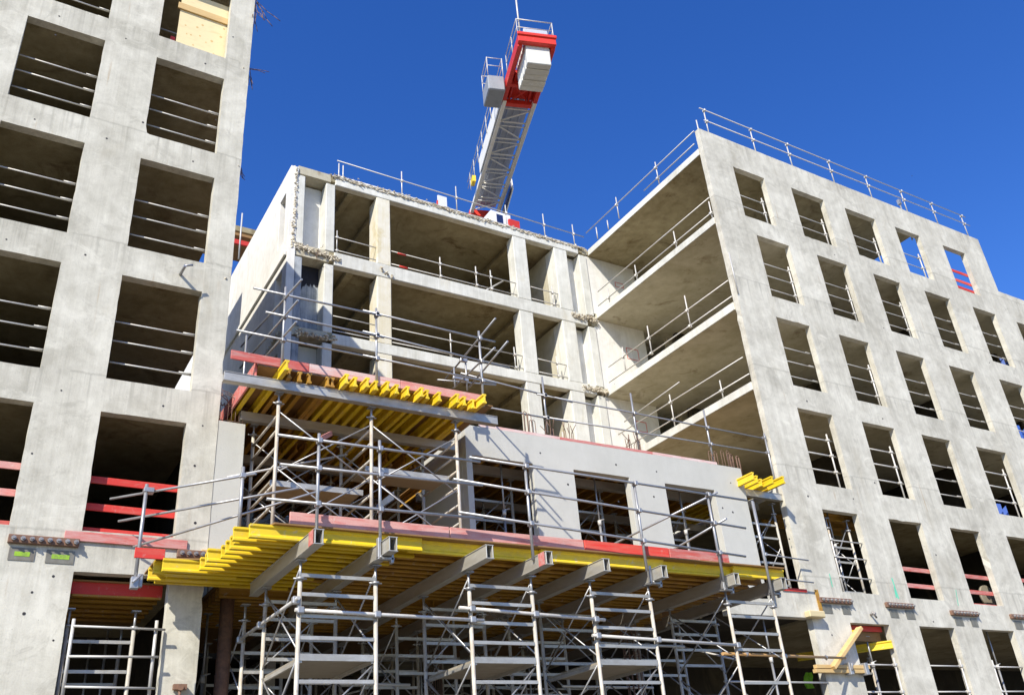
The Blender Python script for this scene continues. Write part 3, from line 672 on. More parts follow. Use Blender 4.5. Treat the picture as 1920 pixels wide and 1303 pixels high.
# ================================================================ NEW WALLS
nw = thing('concrete_wall', 'new smooth grey concrete wall with three window openings above the lower deck', 'wall', (9, 0, 4.3))
mb = MB()
wall_holes(mb, 'x', 5.13, 13.2, 4.3, 7.63, 0, .2, [(5.27, 6.79, 5.0, 6.94), (7.88, 9.46, 5.0, 6.94), (10.53, 12.12, 5.0, 6.92)], cuts=grid(5.13, 13.2, .2), zcuts=grid(4.3, 7.63, .2)); chip(mb, .004)
discs(mb, [(1013, 849), (1155, 871), (1231, 884), (1065, 908), (1226, 931), (1370, 905), (1355, 952), (1374, 960), (1160, 940)], 0, .024)
mb.build('wall_panel', ['new_concrete', 'dark_hole'], nw, .01)
MB().box(5.13, 5.27, .2, 2.2, 4.3, 7.55).build('return_wall', 'new_concrete', nw, .01)
mb = MB()
for x0, x1, mt in ((5.5, 7.6, 'pale_red_board'), (7.62, 10.3, 'red_board'), (10.32, 12.4, 'pale_red_board')):
    tag(MB().box(x0, x1, .005, .035, 7.634, 7.70).build('edge_strip', mt), ['pale pink edge strip on the new wall top nearest the upper deck', 'red edge strip along the middle of the new wall top', 'pale pink edge strip on the right of the new wall top'][(5.5, 7.62, 10.32).index(x0)], 'edge strip')
def rebar_bunch(x, y, n, hgt, lab, loops=False, sp=.3):
    b0 = at(x, y, Y=.13); mb = MB()
    for i in range(n):
        mb.new(); xx = b0.x+random.uniform(-sp, sp); yy = .13+random.uniform(-.05, .06); hh = hgt*random.uniform(.75, 1.1)
        if loops: mb.path([(xx, yy, 7.5), (xx, yy, 7.6+hh), (xx+.04, yy, 7.64+hh), (xx+.09, yy, 7.6+hh), (xx+.1, yy, 7.5)], .009, 5)
        else: mb.path([(xx, yy, 7.5), (xx+random.gauss(0, .02), yy, 7.6+hh*.6), (xx+random.gauss(0, .06), yy+random.gauss(0, .04), 7.6+hh)], .009, 5)
    t = thing('rebar_bundle', lab, 'rebar', b0, 'starter bars on the new wall top'); mb.build_each('bar', 'rebar_steel', t)
rebar_bunch(995, 800, 5, .55, 'pale looped starter bars on the new wall top in front of a white column', True, .2)
rebar_bunch(1048, 812, 12, .5, 'starter bars on the new wall top beside the first post', False, .4)
rebar_bunch(1192, 838, 10, .55, 'starter bars on the new wall top before the white inner wall', False, .3)
rebar_bunch(1338, 862, 3, .4, 'few rusty bars left of the dense rusty bunch on the wall top', True, .1)
rebar_bunch(1368, 870, 9, .45, 'dense bunch of rusty looped bars at the right end of the new wall', True, .28)
ns_ = thing('concrete_wall', 'narrow new smooth grey wall strip joined to the left block edge', 'wall', (.25, .05, 4.0))
mb = MB(); mb.box(-.0, .5, .012, .25, 4.05, 6.92); mb.build('wall_panel', 'new_concrete', ns_, .01, .006)
tag(MB().box(-.1, .35, -.05, .01, 4.27, 4.5).build('timber_block', 'timber'), 'short pale timber block against the narrow new wall above the bolted bar', 'timber')
mb = MB()
for i in range(7): mb.path([(.05+i*.07, .15, 6.9), (.05+i*.07, .15, 7.35), (.05+i*.07, .35, 7.38)], .008, 4)
mb.tube((0, .15, 7.0), (.55, .15, 7.0), .008, 4); mb.tube((0, .15, 7.3), (.55, .15, 7.3), .008, 4)
tag(mb.build('rebar_cage', 'rebar_steel'), 'small dark rebar cage on top of the narrow new wall', 'rebar')

# ================================================================ LOWER DECK
ZP = 4.03      # underside of plywood
HB = .2        # formwork beam height
ZG = ZP-HB     # girder top
deckp = [(-.97, -.02), (-.97, -.97), (-.74, -1.0), (-.2, -1.1), (-.1, -2.05), (.2, -3.15), (10.38, -3.18), (10.35, -.05), (.02, -.02)]
mb = MB(); n = len(deckp)
mb.add([(x, y, ZP) for x, y in deckp]+[(x, y, ZP+.022) for x, y in deckp], [tuple(range(n))[::-1], tuple(range(n, 2*n))]+[(i, (i+1) % n, n+(i+1) % n, n+i) for i in range(n)])
mb.box(.3, 11.8, -.018, 6.5, ZP, ZP+.022); mb.box(-2.0, -.57, .24, 3.5, ZP-.09, ZP-.07)
tag(mb.build('plywood_deck', 'plywood'), 'brown plywood formwork deck lying on the lower yellow beams', 'deck')
G_LB = 'yellow formwork beams under the lower deck'
lbl_in = 'yellow timber formwork beam running crosswise under the lower plywood deck'
def fbeam(p, q, label, group, mat='yellow_paint', h=HB):
    o = MB().ibeam(p, q, h).build('formwork_beam', mat, None, .004); return tag(o, label, 'formwork beam', group)
# front row, lapped beams
fr = [(-.13, 2.55, -3.04, 'front yellow beam of the lower deck starting at its stepped left end'), (2.35, 5.1, -2.96, 'front yellow beam of the lower deck between second and fourth girder'), (4.75, 7.4, -3.03, 'front yellow beam in the middle of the lower deck front'), (7.05, 9.75, -2.96, 'front yellow beam under the right end of the red boards'), (9.1, 10.45, -3.05, 'front yellow beam at the right end of the lower deck')]
for x0, x1, y, lb in fr: fbeam((x0, y, ZG), (x1, y, ZG), lb, G_LB)
fbeam((-.3, -2.84, ZG), (2.2, -2.84, ZG), 'second yellow beam from the front, its end stepping out left', G_LB)
ys = [-2.63+.24*i for i in range(24)]
for i, y in enumerate(ys):
    if y < -1.9: xl = -.24+.03*random.random()
    elif y < -1.0: xl = -.33-.05*random.random()
    elif y < -.1: xl = [-.78, -.72, -.84, -.88][i % 4]
    else: xl = .35
    yy = y+random.uniform(-.03, .03)
    if y > -.15 and y < .3: continue
    cuts = [xl, xl+2.65+random.uniform(-.5, .2), 5.2+random.uniform(-.5, .5), 7.6+random.uniform(-.5, .5), 10.3+random.uniform(-.15, .1)]
    ends = [-.78, -.3]
    for k in range(4):
        o_ = .085*(k % 2)-.04
        if k == 0 and y < -.1: lb = 'yellow timber formwork beam whose end steps out at the left of the lower deck'
        else: lb = lbl_in
        fbeam((cuts[k]-(.25 if k else 0), yy+o_, ZG), (cuts[k+1], yy+o_, ZG), lb, G_LB+(' at its left end' if (k == 0 and y < -.1) else ''), 'yellow_paint' if k == 0 and y < -.1 else 'yellow_worn_shaded')
# left tip beams parallel to the wall
for i, y in enumerate((-.85, -.45)): 
    fbeam((-.98, y, ZG-.002), (.3, y, ZG-.002), ['front', 'rear'][i]+' short yellow beam at the left tip of the lower deck', 'short beams at the left tip')
# beams inside the left ground opening
for i in range(6):
    fbeam((-1.95, .35+.35*i, 3.72), (-.6, .35+.35*i, 3.72), 'yellow beam under the ceiling form inside the left ground opening', 'beams in the left ground opening', 'yellow_worn_shaded')
tag(MB().box(-1.98, -.6, .30, .33, 3.75, 3.96).build('safety_board', 'bright_red_board'), 'dark red board under the lintel of the left ground opening', 'board')
# girders
gxs = [.66, 1.8, 3.4, 4.53, 5.76, 7.1, 8.92, 10.2]
gye = [-3.72, -3.66, -3.68, -3.62, -3.5, -3.39, -3.3, -3.14-.12]
gb = [-.62, .9, .8, .7, .9, .9, .9, .4]
G_G = 'aluminium girders carrying the lower deck'
HG = .22
for i, x in enumerate(gxs):
    t = thing('deck_girder', ORD[i]+' aluminium girder from the left under the lower deck, hollow end showing', 'girder', (x, gye[i], ZG-HG), G_G)
    MB().hollow((x, gye[i], ZG-HG), (x, gb[i], ZG-HG), .15, HG-.003).build('girder_body', 'girder_alu', t, .003)
    if i in (0, 3): MB().box(x-.085, x-.0752, gye[i]+.03, gye[i]+.2, ZG-HG+.005, ZG-.01).build('red_end_mark', 'red_board', t)
    if i in (1, 5, 6, 7):
        c = MB(); c.box(x-.13, x-.078, gye[i]+.25, gye[i]+.33, ZG-HG-.04, ZG+.05); c.box(x-.13, x+.13, gye[i]+.25, gye[i]+.33, ZG-HG-.055, ZG-HG-.012); c.box(x+.078, x+.12, gye[i]+.25, gye[i]+.33, ZG-HG-.1, ZG+.0)
        c.tube((x-.1, gye[i]+.2, ZG-HG-.03), (x-.1, gye[i]+.42, ZG-HG-.03), .02, 8); c.build('clamp', 'galvanised', t, .008)
for i, x in enumerate(gxs[1:]):      # inner lapped girders further back
    t = thing('deck_girder', 'rear aluminium girder lapped beside the %s front girder' % ORD[i+1], 'girder', (x+.17, .2, ZG-HG), 'rear girders under the lower deck')
    MB().hollow((x+.17, .2, ZG-HG), (x+.17, 4.6, ZG-HG), .15, HG-.003).build('girder_body', 'girder_alu', t, .003)
# red boards on the front edge
RB = [(.42, 3.0, 'faded_red_board', 'left pinkish red board of the lower deck front'), (3.02, 5.6, 'faded_red_board', 'second pinkish red board of the lower deck front'), (5.62, 7.5, 'bright_red_board', 'brightest red board of the lower deck front'), (7.52, 8.98, 'red_board', 'short red board at the right end of the deck front')]
ZR0, ZR1 = ZP+.025, ZP+.205
for x0, x1, mt, lb in RB:
    tag(MB().box(x0, x1, -3.135, -3.10, ZR0, ZR1).build('edge_board', mt, None, .006), lb, 'board', 'red boards along the lower deck front')
tag(MB().box(-1.3, -.86, -1.03, -1.0, ZP-.02, ZP+.14).build('edge_board', 'bright_red_board', None, .005), 'bright red board standing across the left tip of the lower deck', 'board')
tag(MB().bar((-.55, -.35, ZP+.12), (-.1, -.25, ZP+.12), .03, .13).build('edge_board', 'bright_red_board', None, .005), 'short bright red board below the rusty bolted bar near the deck', 'board')
# front guard rails of the lower deck
YR = -3.28
def dp(x0, y0, x1, y1): return vpost(x0, y0, x1, y1, Y=YR)
ps = [dp(593, 1010, 591, 812), dp(713, 1025, 713, 826), dp(1000, 1050, 1000, 870), dp(1213, 1070, 1197, 905), dp(1357, 1090, 1330, 923), dp(1450, 1125, 1405, 938)]
zr = {}
rl = []
for (a, c, e, f) in (((520, 815), (900, 866), (880, 862), (1400, 938)), ((525, 870), (905, 910), (850, 903), (1398, 990)), ((500, 935), (905, 972), (860, 965), (1398, 1043))):
    A, C_, E_, F_ = [at(*q, Y=YR-.045) for q in (a, c, e, f)]
    rl += [(A, C_), (E_+Vector((0, .0, .045)), F_+Vector((0, 0, .0)))]
lower_rail = railing('deck_guardrail', 'three-tube guard rail along the red front boards of the lower deck', ps, rl, None, .023, .026, 'galvanised')
# short return rails at the right end of the lower deck
railing('deck_guardrail', 'two sloping tubes running back from the right end post of the lower deck rail', [], [(at(1345, 923, Y=YR), at(1100, 1045, Y=-.25)), (at(1362, 972, Y=YR), at(1185, 1075, Y=-.6))], None, .023, .026, 'galvanised')
# left rails, running diagonally above the stepped beam ends
PL = [vpost(252, 1098, 276, 908, Y=-1.0), vpost(447, 1005, 470, 877, Y=-2.2)]
a0 = PL[0][0]; a1 = PL[1][0]
def diag(x0, y0, x1, y1):
    return (at(x0, y0, Y=-.35), at(x1, y1, Y=-2.35))
railing('deck_guardrail', 'guard rail running diagonally over the stepped left end of the lower deck', PL, [diag(207, 935, 480, 888), diag(222, 977, 560, 915), diag(250, 1025, 600, 920)], None, .02, .028, 'galvanised')
c = MB(); p = PL[0][0]; c.box(p.x-.07, p.x+.05, -1.1, -.99, p.z-.06, p.z+.12); c.box(p.x+.02, p.x+.1, -1.08, -1.0, p.z-.03, p.z+.17); c.tube((p.x-.06, -1.13, p.z+.02), (p.x+.07, -1.13, p.z+.15), .02, 6)
tag(c.build('post_shoe', 'galvanised', None, .01), 'grey clamp shoe holding the leftmost rail post of the lower deck', 'clamp')

# ================================================================ TOWERS
def tower(label, x0, x1, y0, y1, z0, z1, rungs, group, braces=True, plat=None, axis='x', mat='tower_paint', cat='shoring tower', jack=.28, bz=None, xs=None):
    """shoring tower: two ladder frames (rungs along axis) joined by cross braces; screw jacks on top"""
    t = thing('shoring_tower', label, cat, ((x0+x1)/2, (y0+y1)/2, z0), group)
    fx = xs or [x0, x1]; cs = [(x, y) for y in (y0, y1) for x in fx]
    for x, y in cs:
        lg = MB().tube((x, y, z0), (x, y, z1-jack), .032, 10); lg.build('leg', mat, t)
        jk = MB().tube((x, y, z1-jack-.05), (x, y, z1-.02), .021, 8)
        j = jk.build('jack', 'galvanised', t)
        MB().box(x-.07, x+.07, y-.07, y+.07, z1-.02, z1-.004).build('head_plate', 'galvanised', j)
        MB().tube((x, y, z1-jack-.005), (x, y, z1-jack+.03), .062, 10).tube((x-.1, y, z1-jack+.012), (x+.1, y, z1-jack+.012), .012, 6).build('jack_nut', 'galvanised', j)
    for z in rungs:
        for k in range(2 if axis == 'x' else len(fx)):
            if axis == 'x': a, c = (x0, (y0, y1)[k], z), (x1, (y0, y1)[k], z); wv = (.035, .05)
            else: a, c = (fx[k], y0, z), (fx[k], y1, z); wv = (.035, .05)
            (MB().bar(a, c, *wv) if axis == 'x' else MB().tube(a, c, .024, 8)).build('rung', 'aluminium' if axis == 'x' else mat, t)
    if braces:
        xs = xs or [x0, x1]; zz = bz or [z0+.2+1.25*i for i in range(int((z1-z0-.4)//1.25))]
        for k in (0, 1):
            for z in zz:
                h = 1.15
                if axis == 'x': X = (x0, x1)[k]; seg = [((X, y0, z), (X, y1, z+h)), ((X, y0, z+h), (X, y1, z))]
                else: Yk = (y0, y1)[k]; seg = [s_ for q0, q1 in zip(fx, fx[1:]) for s_ in (((q0, Yk, z), (q1, Yk, z+h)), ((q0, Yk, z+h), (q1, Yk, z)))]
                for a, c in seg: MB().tube(a, c, .014, 6).build('brace', 'galvanised', t)
    if braces and axis == 'x':
        for yk in (y0+.04, y1):
            for i, z in enumerate(zz[:2] if yk == y1 else zz[1:2]):
                MB().tube((x0, yk, z+.05), (x1, yk, z+1.1), .013, 6).build('brace', 'galvanised', t)
                if yk == y1: MB().tube((x1, yk, z+.05), (x0, yk, z+1.1), .013, 6).build('brace', 'galvanised', t)
    if plat:
        for z in plat:
            d = MB().box(x0+.04, x1-.04, y0+.03, y1-.03, z, z+.035).build('platform', 'platform_plank', t)
            f = MB()
            for x in (x0+.05, x1-.05): f.bar((x, y0, z-.025), (x, y1, z-.025), .04, .05)
            f.bar((x0, y0, z+.02), (x1, y0, z+.02), .03, .09); f.build('platform_frame', 'aluminium', d)
    return t
RG = [3.39, 3.12, 2.82, 2.52, 1.94, 1.6, 1.25, .9, .55, .2, -.2, -.6, -1.0]
G_T = 'shoring towers under the lower deck'
tx = [(.68, 1.84), (3.43, 4.6), (5.8, 7.08), (8.95, 10.15)]
ZT = ZG-HG-.005
for i, (a, c) in enumerate(tx):
    tower('front shoring tower, %s from the left, standing under the lower deck edge' % ORD[i], a, c, -2.9, -1.25, GROUND, ZT, RG, G_T, True, [2.24] if i < 3 else None, bz=[2.35, 1.1, -.2])
for i, (a, c) in enumerate(tx):
    tower('dim second-row shoring tower behind the %s front tower' % ORD[i], a, c, -.1, 1.5, GROUND, ZT, RG[1:], 'second-row shoring towers', True, [2.1] if i % 2 == 0 else None, bz=[2.2, .9])
for i, (a, c) in enumerate(tx[:3]):
    tower('dark rear shoring tower deep behind the %s front tower' % ORD[i], a+.2, c+.2, 3.2, 4.7, GROUND, ZT, RG[2:], 'rear shoring towers', True, None, bz=[2.2, .9])
# ledger tubes tying the front towers
def tubething(name, a, c, r, mat, label, cat='tube', group=None, ends=True):
    mb = MB().tube(a, c, r, 10)
    return tag(mb.build(name, mat), label, cat, group)
GL = 'ledger tubes tying the front towers'
def ledger(a, c, lab, xs):
    t = thing('ledger_tube', lab, 'tube', a, GL)
    MB().tube(a, c, .027, 10).build('tube', 'white_tube', t)
    k = MB()
    for x in xs:
        z = a[2]+(c[2]-a[2])*(x-a[0])/(c[0]-a[0]); k.new().box(x-.05, x+.05, a[1]-.04, a[1]+.06, z-.05, z+.05)
    k.build_each('coupler', 'galvanised', t, .015)
ledger((.6, -2.97, 2.88), (3.62, -2.97, 2.84), 'pale ledger tube tying the first and second front towers', (.68, 1.84, 3.43))
ledger((3.2, -2.97, 3.02), (5.98, -2.97, 2.93), 'ledger tube tying the second and third front towers', (3.43, 4.6, 5.8))
ledger((5.68, -2.97, 2.67), (9.0, -2.97, 2.58), 'ledger tube tying the third and fourth front towers', (5.8, 7.08, 8.95))
t = thing('ledger_tube', 'ledger tube running back along the left side of the first tower', 'tube', (.6, -3.0, 3.02), GL)
MB().tube((.62, -3.05, 3.03), (.62, .05, 3.03), .027, 10).build('tube', 'white_tube', t)
for yk in (-2.91, -1.25, -.1): MB().box(.57, .68, yk-.05, yk+.05, 2.97, 3.08).build('coupler', 'galvanised', t, .015)
rt_ = random.Random(3)
for i in range(16):
    x = rt_.uniform(.7, 11.5); y = rt_.uniform(-.9, 4.5); z = rt_.uniform(1.6, 3.1); ln = rt_.uniform(1.6, 2.8)
    if i % 2: a, c = (x, y, z), (x+ln, y+rt_.uniform(-.1, .1), z+rt_.choice((0, 0, .5)))
    else: a, c = (x, y, z), (x+rt_.uniform(-.1, .1), y+ln*.8, z+rt_.choice((0, .6, -.5)))
    tag(MB().tube(a, c, .022, 8).build('ledger_tube', 'white_tube'), 'dim grey tube clamped among the shoring towers under the lower deck', 'tube', 'dim tubes among the towers')
for i, (x0, x1, y, z) in enumerate(((1.95, 3.35, -.1, 2.35), (4.7, 5.7, -.1, 2.75), (7.2, 8.85, -.1, 2.3), (7.2, 8.85, -1.25, 2.9))):
    tag(MB().tube((x0-.3, y-.05, z), (x1+.3, y-.05, z-.03), .024, 8).build('ledger_tube', 'white_tube'), 'tube tying the second-row towers, %s from the left' % ORD[i] if i < 3 else 'tube tying the rear legs of the third and fourth front towers', 'tube')
# scaffold frame standing in the left ground opening
t = thing('scaffold_frame', 'pale tube guard frame in front of the left ground opening', 'scaffold frame', (-1.3, .0, GROUND))
for (xa, ya, xb, yb) in ((117, 1303, 147, 1160), (279, 1303, 292, 1163)):
    a, c = vpost(xa, ya, xb, yb, Y=-.12); MB().tube(a, c, .026, 8).build('post', 'white_tube', t)
for (xa, ya, xb, yb) in ((137, 1173, 310, 1180), (128, 1230, 297, 1231), (121, 1287, 290, 1290)):
    MB().tube(at(xa, ya, Y=-.17), at(xb, yb, Y=-.17), .018, 8).build('rail', 'white_tube', t)
tower('pale shoring tower inside the left ground opening', -1.93, -.95, .45, 1.7, GROUND, 3.55, [3.05, 2.6, 2.15, 1.7, 1.25], 'towers in ground openings', True, mat='tower_paint')
p = at(408, 1300, Y=.6)
# adjustable props
def prop(x, y, z0, z1, label, group=None, zc=None):
    t = thing('steel_prop', label, 'steel prop', (x, y, z0), group); zc = zc or z0+(z1-z0)*.62
    MB().tube((x, y, z0), (x, y, zc), .03, 8).build('outer_tube', 'galvanised', t)
    MB().tube((x, y, zc), (x, y, z1-.01), .022, 8).build('inner_tube', 'galvanised', t)
    MB().tube((x, y, zc-.06), (x, y, zc+.06), .045, 8).tube((x-.03, y-.02, zc+.05), (x+.12, y-.03, zc+.09), .012, 6).build('collar', 'white_tube', t)
    MB().box(x-.07, x+.07, y-.07, y+.07, z1-.012, z1-.003).build('end_plate', 'galvanised', t); MB().box(x-.07, x+.07, y-.07, y+.07, z0, z0+.01).build('end_plate', 'galvanised', t)
prop(13.2, .3, GROUND, 3.96, 'steel prop in the big right ground opening left of the pier', 'props in ground openings', 2.95)
prop(16.9, .38, GROUND, 3.6, 'steel prop behind the timber brace in the first right ground opening', 'props in ground openings', 2.9)
prop(18.95, .4, GROUND, 3.89, 'steel prop in the second right ground opening', 'props in ground openings', 2.9)
prop(22.3, .4, GROUND, 3.89, 'steel prop in the third right ground opening', 'props in ground openings', 2.9)
prop(-.0+.35, 1.1, GROUND, 3.7, 'tall steel prop right of the slim left pier', 'props in ground openings', 2.6)
tag(MB().tube((.55, .6, GROUND), (.55, .6, 3.9), .12, 14).build('round_column', 'rusty_steel'), 'brown round column standing just right of the slim left pier', 'column')
# dim props deep inside
for i, (x, y) in enumerate(((-1.6, 3.2), (-1.2, 3.6), (-1.05, 2.6), (2.6, 2.6), (5.1, 2.4), (7.9, 2.6), (10.9, 2.0), (11.4, 3.0))):
    prop(x, y, GROUND, 3.6 if x > 0 else 3.7, 'dim steel prop deep in the dark ground floor', 'dim props in the ground floor')
# rebar column cages in the dark
def cage(x, y, label):
    mb = MB()
    for i in range(10):
        a = 2*math.pi*i/10; mb.tube((x+.16*math.cos(a), y+.16*math.sin(a), GROUND), (x+.16*math.cos(a), y+.16*math.sin(a), 3.4), .01, 5)
    for k in range(16):
        z = GROUND+.3*k+.2
        for i in range(10):
            a, b_ = 2*math.pi*i/10, 2*math.pi*(i+1)/10; mb.tube((x+.17*math.cos(a), y+.17*math.sin(a), z), (x+.17*math.cos(b_), y+.17*math.sin(b_), z), .006, 4)
    tag(mb.build('rebar_cage', 'rebar_steel'), label, 'rebar', 'column cages in the ground floor')
cage(5.15, 1.9, 'rusty column cage seen between second and third front towers')
cage(8.35, -.6, 'rusty column cage left of the fourth front tower')

# ================================================================ UPPER DECK
YU = -1.3; ZA0, ZA1 = 7.06, 7.24; ZUB = ZA1; ZUP = ZUB+.2
t = thing('deck_girder', 'long shiny aluminium girder along the front of the upper deck', 'girder', (-.28, YU, ZA0))
MB().hollow((-.28, YU, ZA0), (5.14, YU, ZA0), .14, ZA1-ZA0-.003).build('girder_body', 'aluminium', t, .003)
G_UG = 'girders under the upper deck'
for y, x0, x1, lb in ((.2, .43, 4.98, 'second aluminium girder under the upper deck, in shade'), (2.3, .5, 5.0, 'rear aluminium girder under the upper deck, deep in shade'), (4.4, .5, 5.0, 'rearmost girder under the upper deck')):
    t = thing('deck_girder', lb, 'girder', (x0, y, ZA0), G_UG); MB().hollow((x0, y, ZA0), (x1, y, ZA0), .14, ZA1-ZA0-.003).build('girder_body', 'girder_alu', t, .003)
mb = MB(); mb.box(.3, 5.05, -1.36, 6.4, ZUP+.003, ZUP+.024)
tag(mb.build('plywood_deck', 'plywood'), 'plywood deck lying on the upper yellow beams', 'deck')
ux = [(540, 7), (545, 2), (565, 1), (583, 1), (617.6, 1), (626, 1), (653, 5), (669, 4), (692, 5), (708, 4), (730, 5), (747, 4), (767.5, 4), (794, 5), (804, 4), (827, 4), (861, 5), (874, 4), (890, 3), (912, 8)]
for i, (px, k) in enumerate(ux):
    yf = YU-.06-.058*k; x = at(px, 690+(px-540)*.17, Y=yf-.05).x
    x2 = x+random.uniform(-.03, .03)
    fbeam((x, yf, ZUB), (x2, (.45 if px in (545, 626, 669, 708, 747, 804, 874) else 2.4)+random.uniform(-.2, .2), ZUB), '%s yellow beam end from the left poking out under the upper red boards' % ORD[i], 'yellow beams of the upper deck', 'yellow_paint' if k > 2 else 'yellow_worn_shaded')
for i in range(21):
    x = .42+.225*i+random.uniform(-.03, .03)
    fbeam((x, 1.9+random.uniform(-.3, .2), ZUB+.001), (x, 6.3, ZUB+.001), 'rear yellow beam in shade under the upper deck', 'rear beams of the upper deck', 'yellow_worn_shaded')
fbeam((.37, -1.0, ZUB), (.37, 2.4, ZUB), 'outermost left yellow beam of the upper deck, its side fully visible', 'yellow beams of the upper deck')
pts = [at(428, 665, Y=YU-.1), at(545, 682, Y=YU-.1), at(715, 716, Y=YU-.1), at(905, 750, Y=YU-.1)]
zb = ZUP+.03
tag(MB().box(-.2, 1.2, YU-.1, YU-.07, zb, zb+.175).build('edge_board', 'red_board', None, .005), 'left red board of the upper deck sticking out past its corner', 'board', 'red boards of the upper deck')
tag(MB().box(1.21, 3.0, YU-.1, YU-.07, zb-.002, zb+.178).build('edge_board', 'pale_red_board', None, .005), 'pale pink middle board of the upper deck front', 'board', 'red boards of the upper deck')
tag(MB().box(3.01, 4.85, YU-.1, YU-.07, zb-.004, zb+.172).build('edge_board', 'faded_red_board', None, .005), 'pinkish right board of the upper deck front', 'board', 'red boards of the upper deck')
tag(MB().box(.26, .295, YU, 1.2, ZUB+.02, ZUP+.12).build('edge_board', 'red_board', None, .005), 'red board along the left side of the upper deck', 'board', 'red boards of the upper deck')
# upper deck rails
YQ = YU-.14
ps = [vpost(528, 690, 541, 540, Y=YQ), vpost(706, 716, 704, 578, Y=YQ), vpost(907, 762, 892, 620, Y=YQ)]
rl = [(at(475, 540, Y=YQ-.05), at(715, 592, Y=YQ-.05)), (at(680, 582, Y=YQ-.05), at(928, 641, Y=YQ-.05)), (at(498, 585, Y=YQ-.05), at(720, 633, Y=YQ-.05)), (at(680, 621, Y=YQ-.05), at(955, 690, Y=YQ-.05)), (at(443, 619, Y=YQ-.05), at(720, 675, Y=YQ-.05)), (at(680, 666, Y=YQ-.05), at(930, 719, Y=YQ-.05))]
railing('deck_guardrail', 'three-tube guard rail along the front of the upper deck', ps, rl, None, .021, .026, 'galvanised')
xl = ps[0][0].x-.02
def yz(x, y, X): return at(x, y, X=X)
rl = [(yz(566, 524, xl), yz(452, 650, xl)), (yz(559, 563, xl), yz(450, 690, xl)), (yz(556, 603, xl), yz(470, 700, xl))]
pl = vpost(452, 770, 456, 628, Y=.25)
railing('deck_guardrail', 'three tubes running back along the left side of the upper deck', [pl], rl, None, .018, .022, 'galvanised')
xr = ps[2][0].x+.02
rl = [(yz(929, 597, xr), yz(832, 715, xr)), (yz(928, 652, xr), yz(850, 728, xr)), (yz(952, 640, xr), yz(880, 726, xr))]
railing('deck_guardrail', 'three sloping dark tubes at the right end of the upper deck rail', [vpost(853, 726, 851, 690, X=xr-.2), vpost(876, 732, 874, 672, X=xr+.1)], rl, None, .02, .02, 'galvanised')
tag(MB().tube(at(820, 712, Y=-.4), at(930, 722, Y=-.4), .018, 8).build('loose_tube', 'galvanised'), 'thin tube lying low behind the right end of the upper deck rail', 'tube')
# rails on the new wall
ps = [vpost(b[0], b[1], tt[0], tt[1], Y=.22) for tt, b in (((1013, 706), (1027, 812)), ((1184, 738), (1199, 848)), ((1325, 770), (1339, 872)))]
ps.append(vpost(1458, 925, 1424, 811, Y=.1))
railing('wall_guardrail', 'two-tube guard rail standing on top of the new grey wall', ps, [((5.2, .17, 8.95), (8.2, .17, 8.74)), ((7.2, .17, 8.78), (15.2, .17, 8.72)), ((5.4, .17, 8.22), (8.0, .17, 8.2)), ((7.3, .17, 8.22), (15.3, .17, 8.3))], None, .021, .026, 'galvanised')
tag(MB().tube(at(1463, 905, Y=.14), at(1395, 898, Y=.3), .02, 8).build('ledger_tube', 'orange_tube'), 'rusty tube above the yellow beam ends in the right gap', 'tube')
# upper towers (frames run front to back)
RU = [5.0, 5.35, 5.7, 6.02, 6.34, 6.62]
G_UT = 'shoring towers carrying the upper deck'
tu = tower('sunlit shoring tower with slanting rungs carrying the upper deck', .73, 4.25, -1.22, .3, ZP+.03, ZA0-.005, RU, G_UT, True, None, 'y', jack=.22, bz=[4.5, 5.55], xs=[.73, 2.48, 4.25])
for x0, x1, z in ((.75, 2.46, 5.5), (2.5, 4.23, 5.98)):
    d = MB().box(x0, x1, -.85, -.15, z, z+.04).build('platform', 'platform_plank', tu)
    MB().bar((x0, -.87, z), (x1, -.87, z), .03, .1).build('platform_frame', 'aluminium', d)
tower('dim rear shoring tower under the upper deck', .9, 2.6, 2.3, 3.6, ZP+.03, ZA0-.005, RU, G_UT, True, None, 'y', jack=.22, bz=[4.5, 5.55])
tower('second dim rear shoring tower under the upper deck', 3.0, 4.6, 2.3, 3.6, ZP+.03, ZA0-.005, RU, G_UT, True, None, 'y', jack=.22, bz=[4.5, 5.55])
tubething('brace_tube', at(425, 895, Y=-1.3), at(650, 852, X=2.4), .02, 'white_tube', 'sloping tube crossing the left upper tower behind its rail post', 'tube')
tag(MB().bar(at(602, 822, Y=-1.5), at(622, 812, Y=-.9), .02, .09).build('red_board', 'red_board'), 'small red board end on the rail of the left upper tower', 'board')

# formwork behind the new wall and in the right gap
for i, x in enumerate([5.5+.42*i for i in range(19)]):
    fbeam((x, .35, 7.12), (x, 6.3, 7.12), 'dim yellow beam under the ceiling form behind the new wall', 'beams behind the new wall', 'yellow_worn_shaded')
for i, y in enumerate((.9, 3.0, 5.2)):
    t = thing('deck_girder', '%s dim girder under the ceiling form behind the new wall' % ['front', 'middle', 'rear'][i], 'girder', (5.3, y, 6.93), 'girders behind the new wall')
    MB().hollow((5.4, y, 6.92), (14.5, y, 6.92), .14, .195).build('girder_body', 'girder_alu', t)
tag(MB().box(5.35, 14.5, .25, 6.4, 7.323, 7.345).build('plywood_deck', 'plywood'), 'plywood ceiling form behind the new wall', 'deck')
for i, (a, c) in enumerate(((5.55, 6.8), (8.1, 9.3), (10.7, 11.9))):
    tower('shoring tower seen through the %s opening of the new wall' % ORD[i], a, c, 1.0, 2.3, ZP+.03, 6.91, [4.9, 5.4, 5.9, 6.35], 'towers behind the new wall', True, None, bz=[4.4, 5.5], jack=.25)
    prop(a-.0+.75, .55, ZP+.03, 7.11, 'steel prop in the %s opening of the new wall' % ORD[i], 'props behind the new wall')
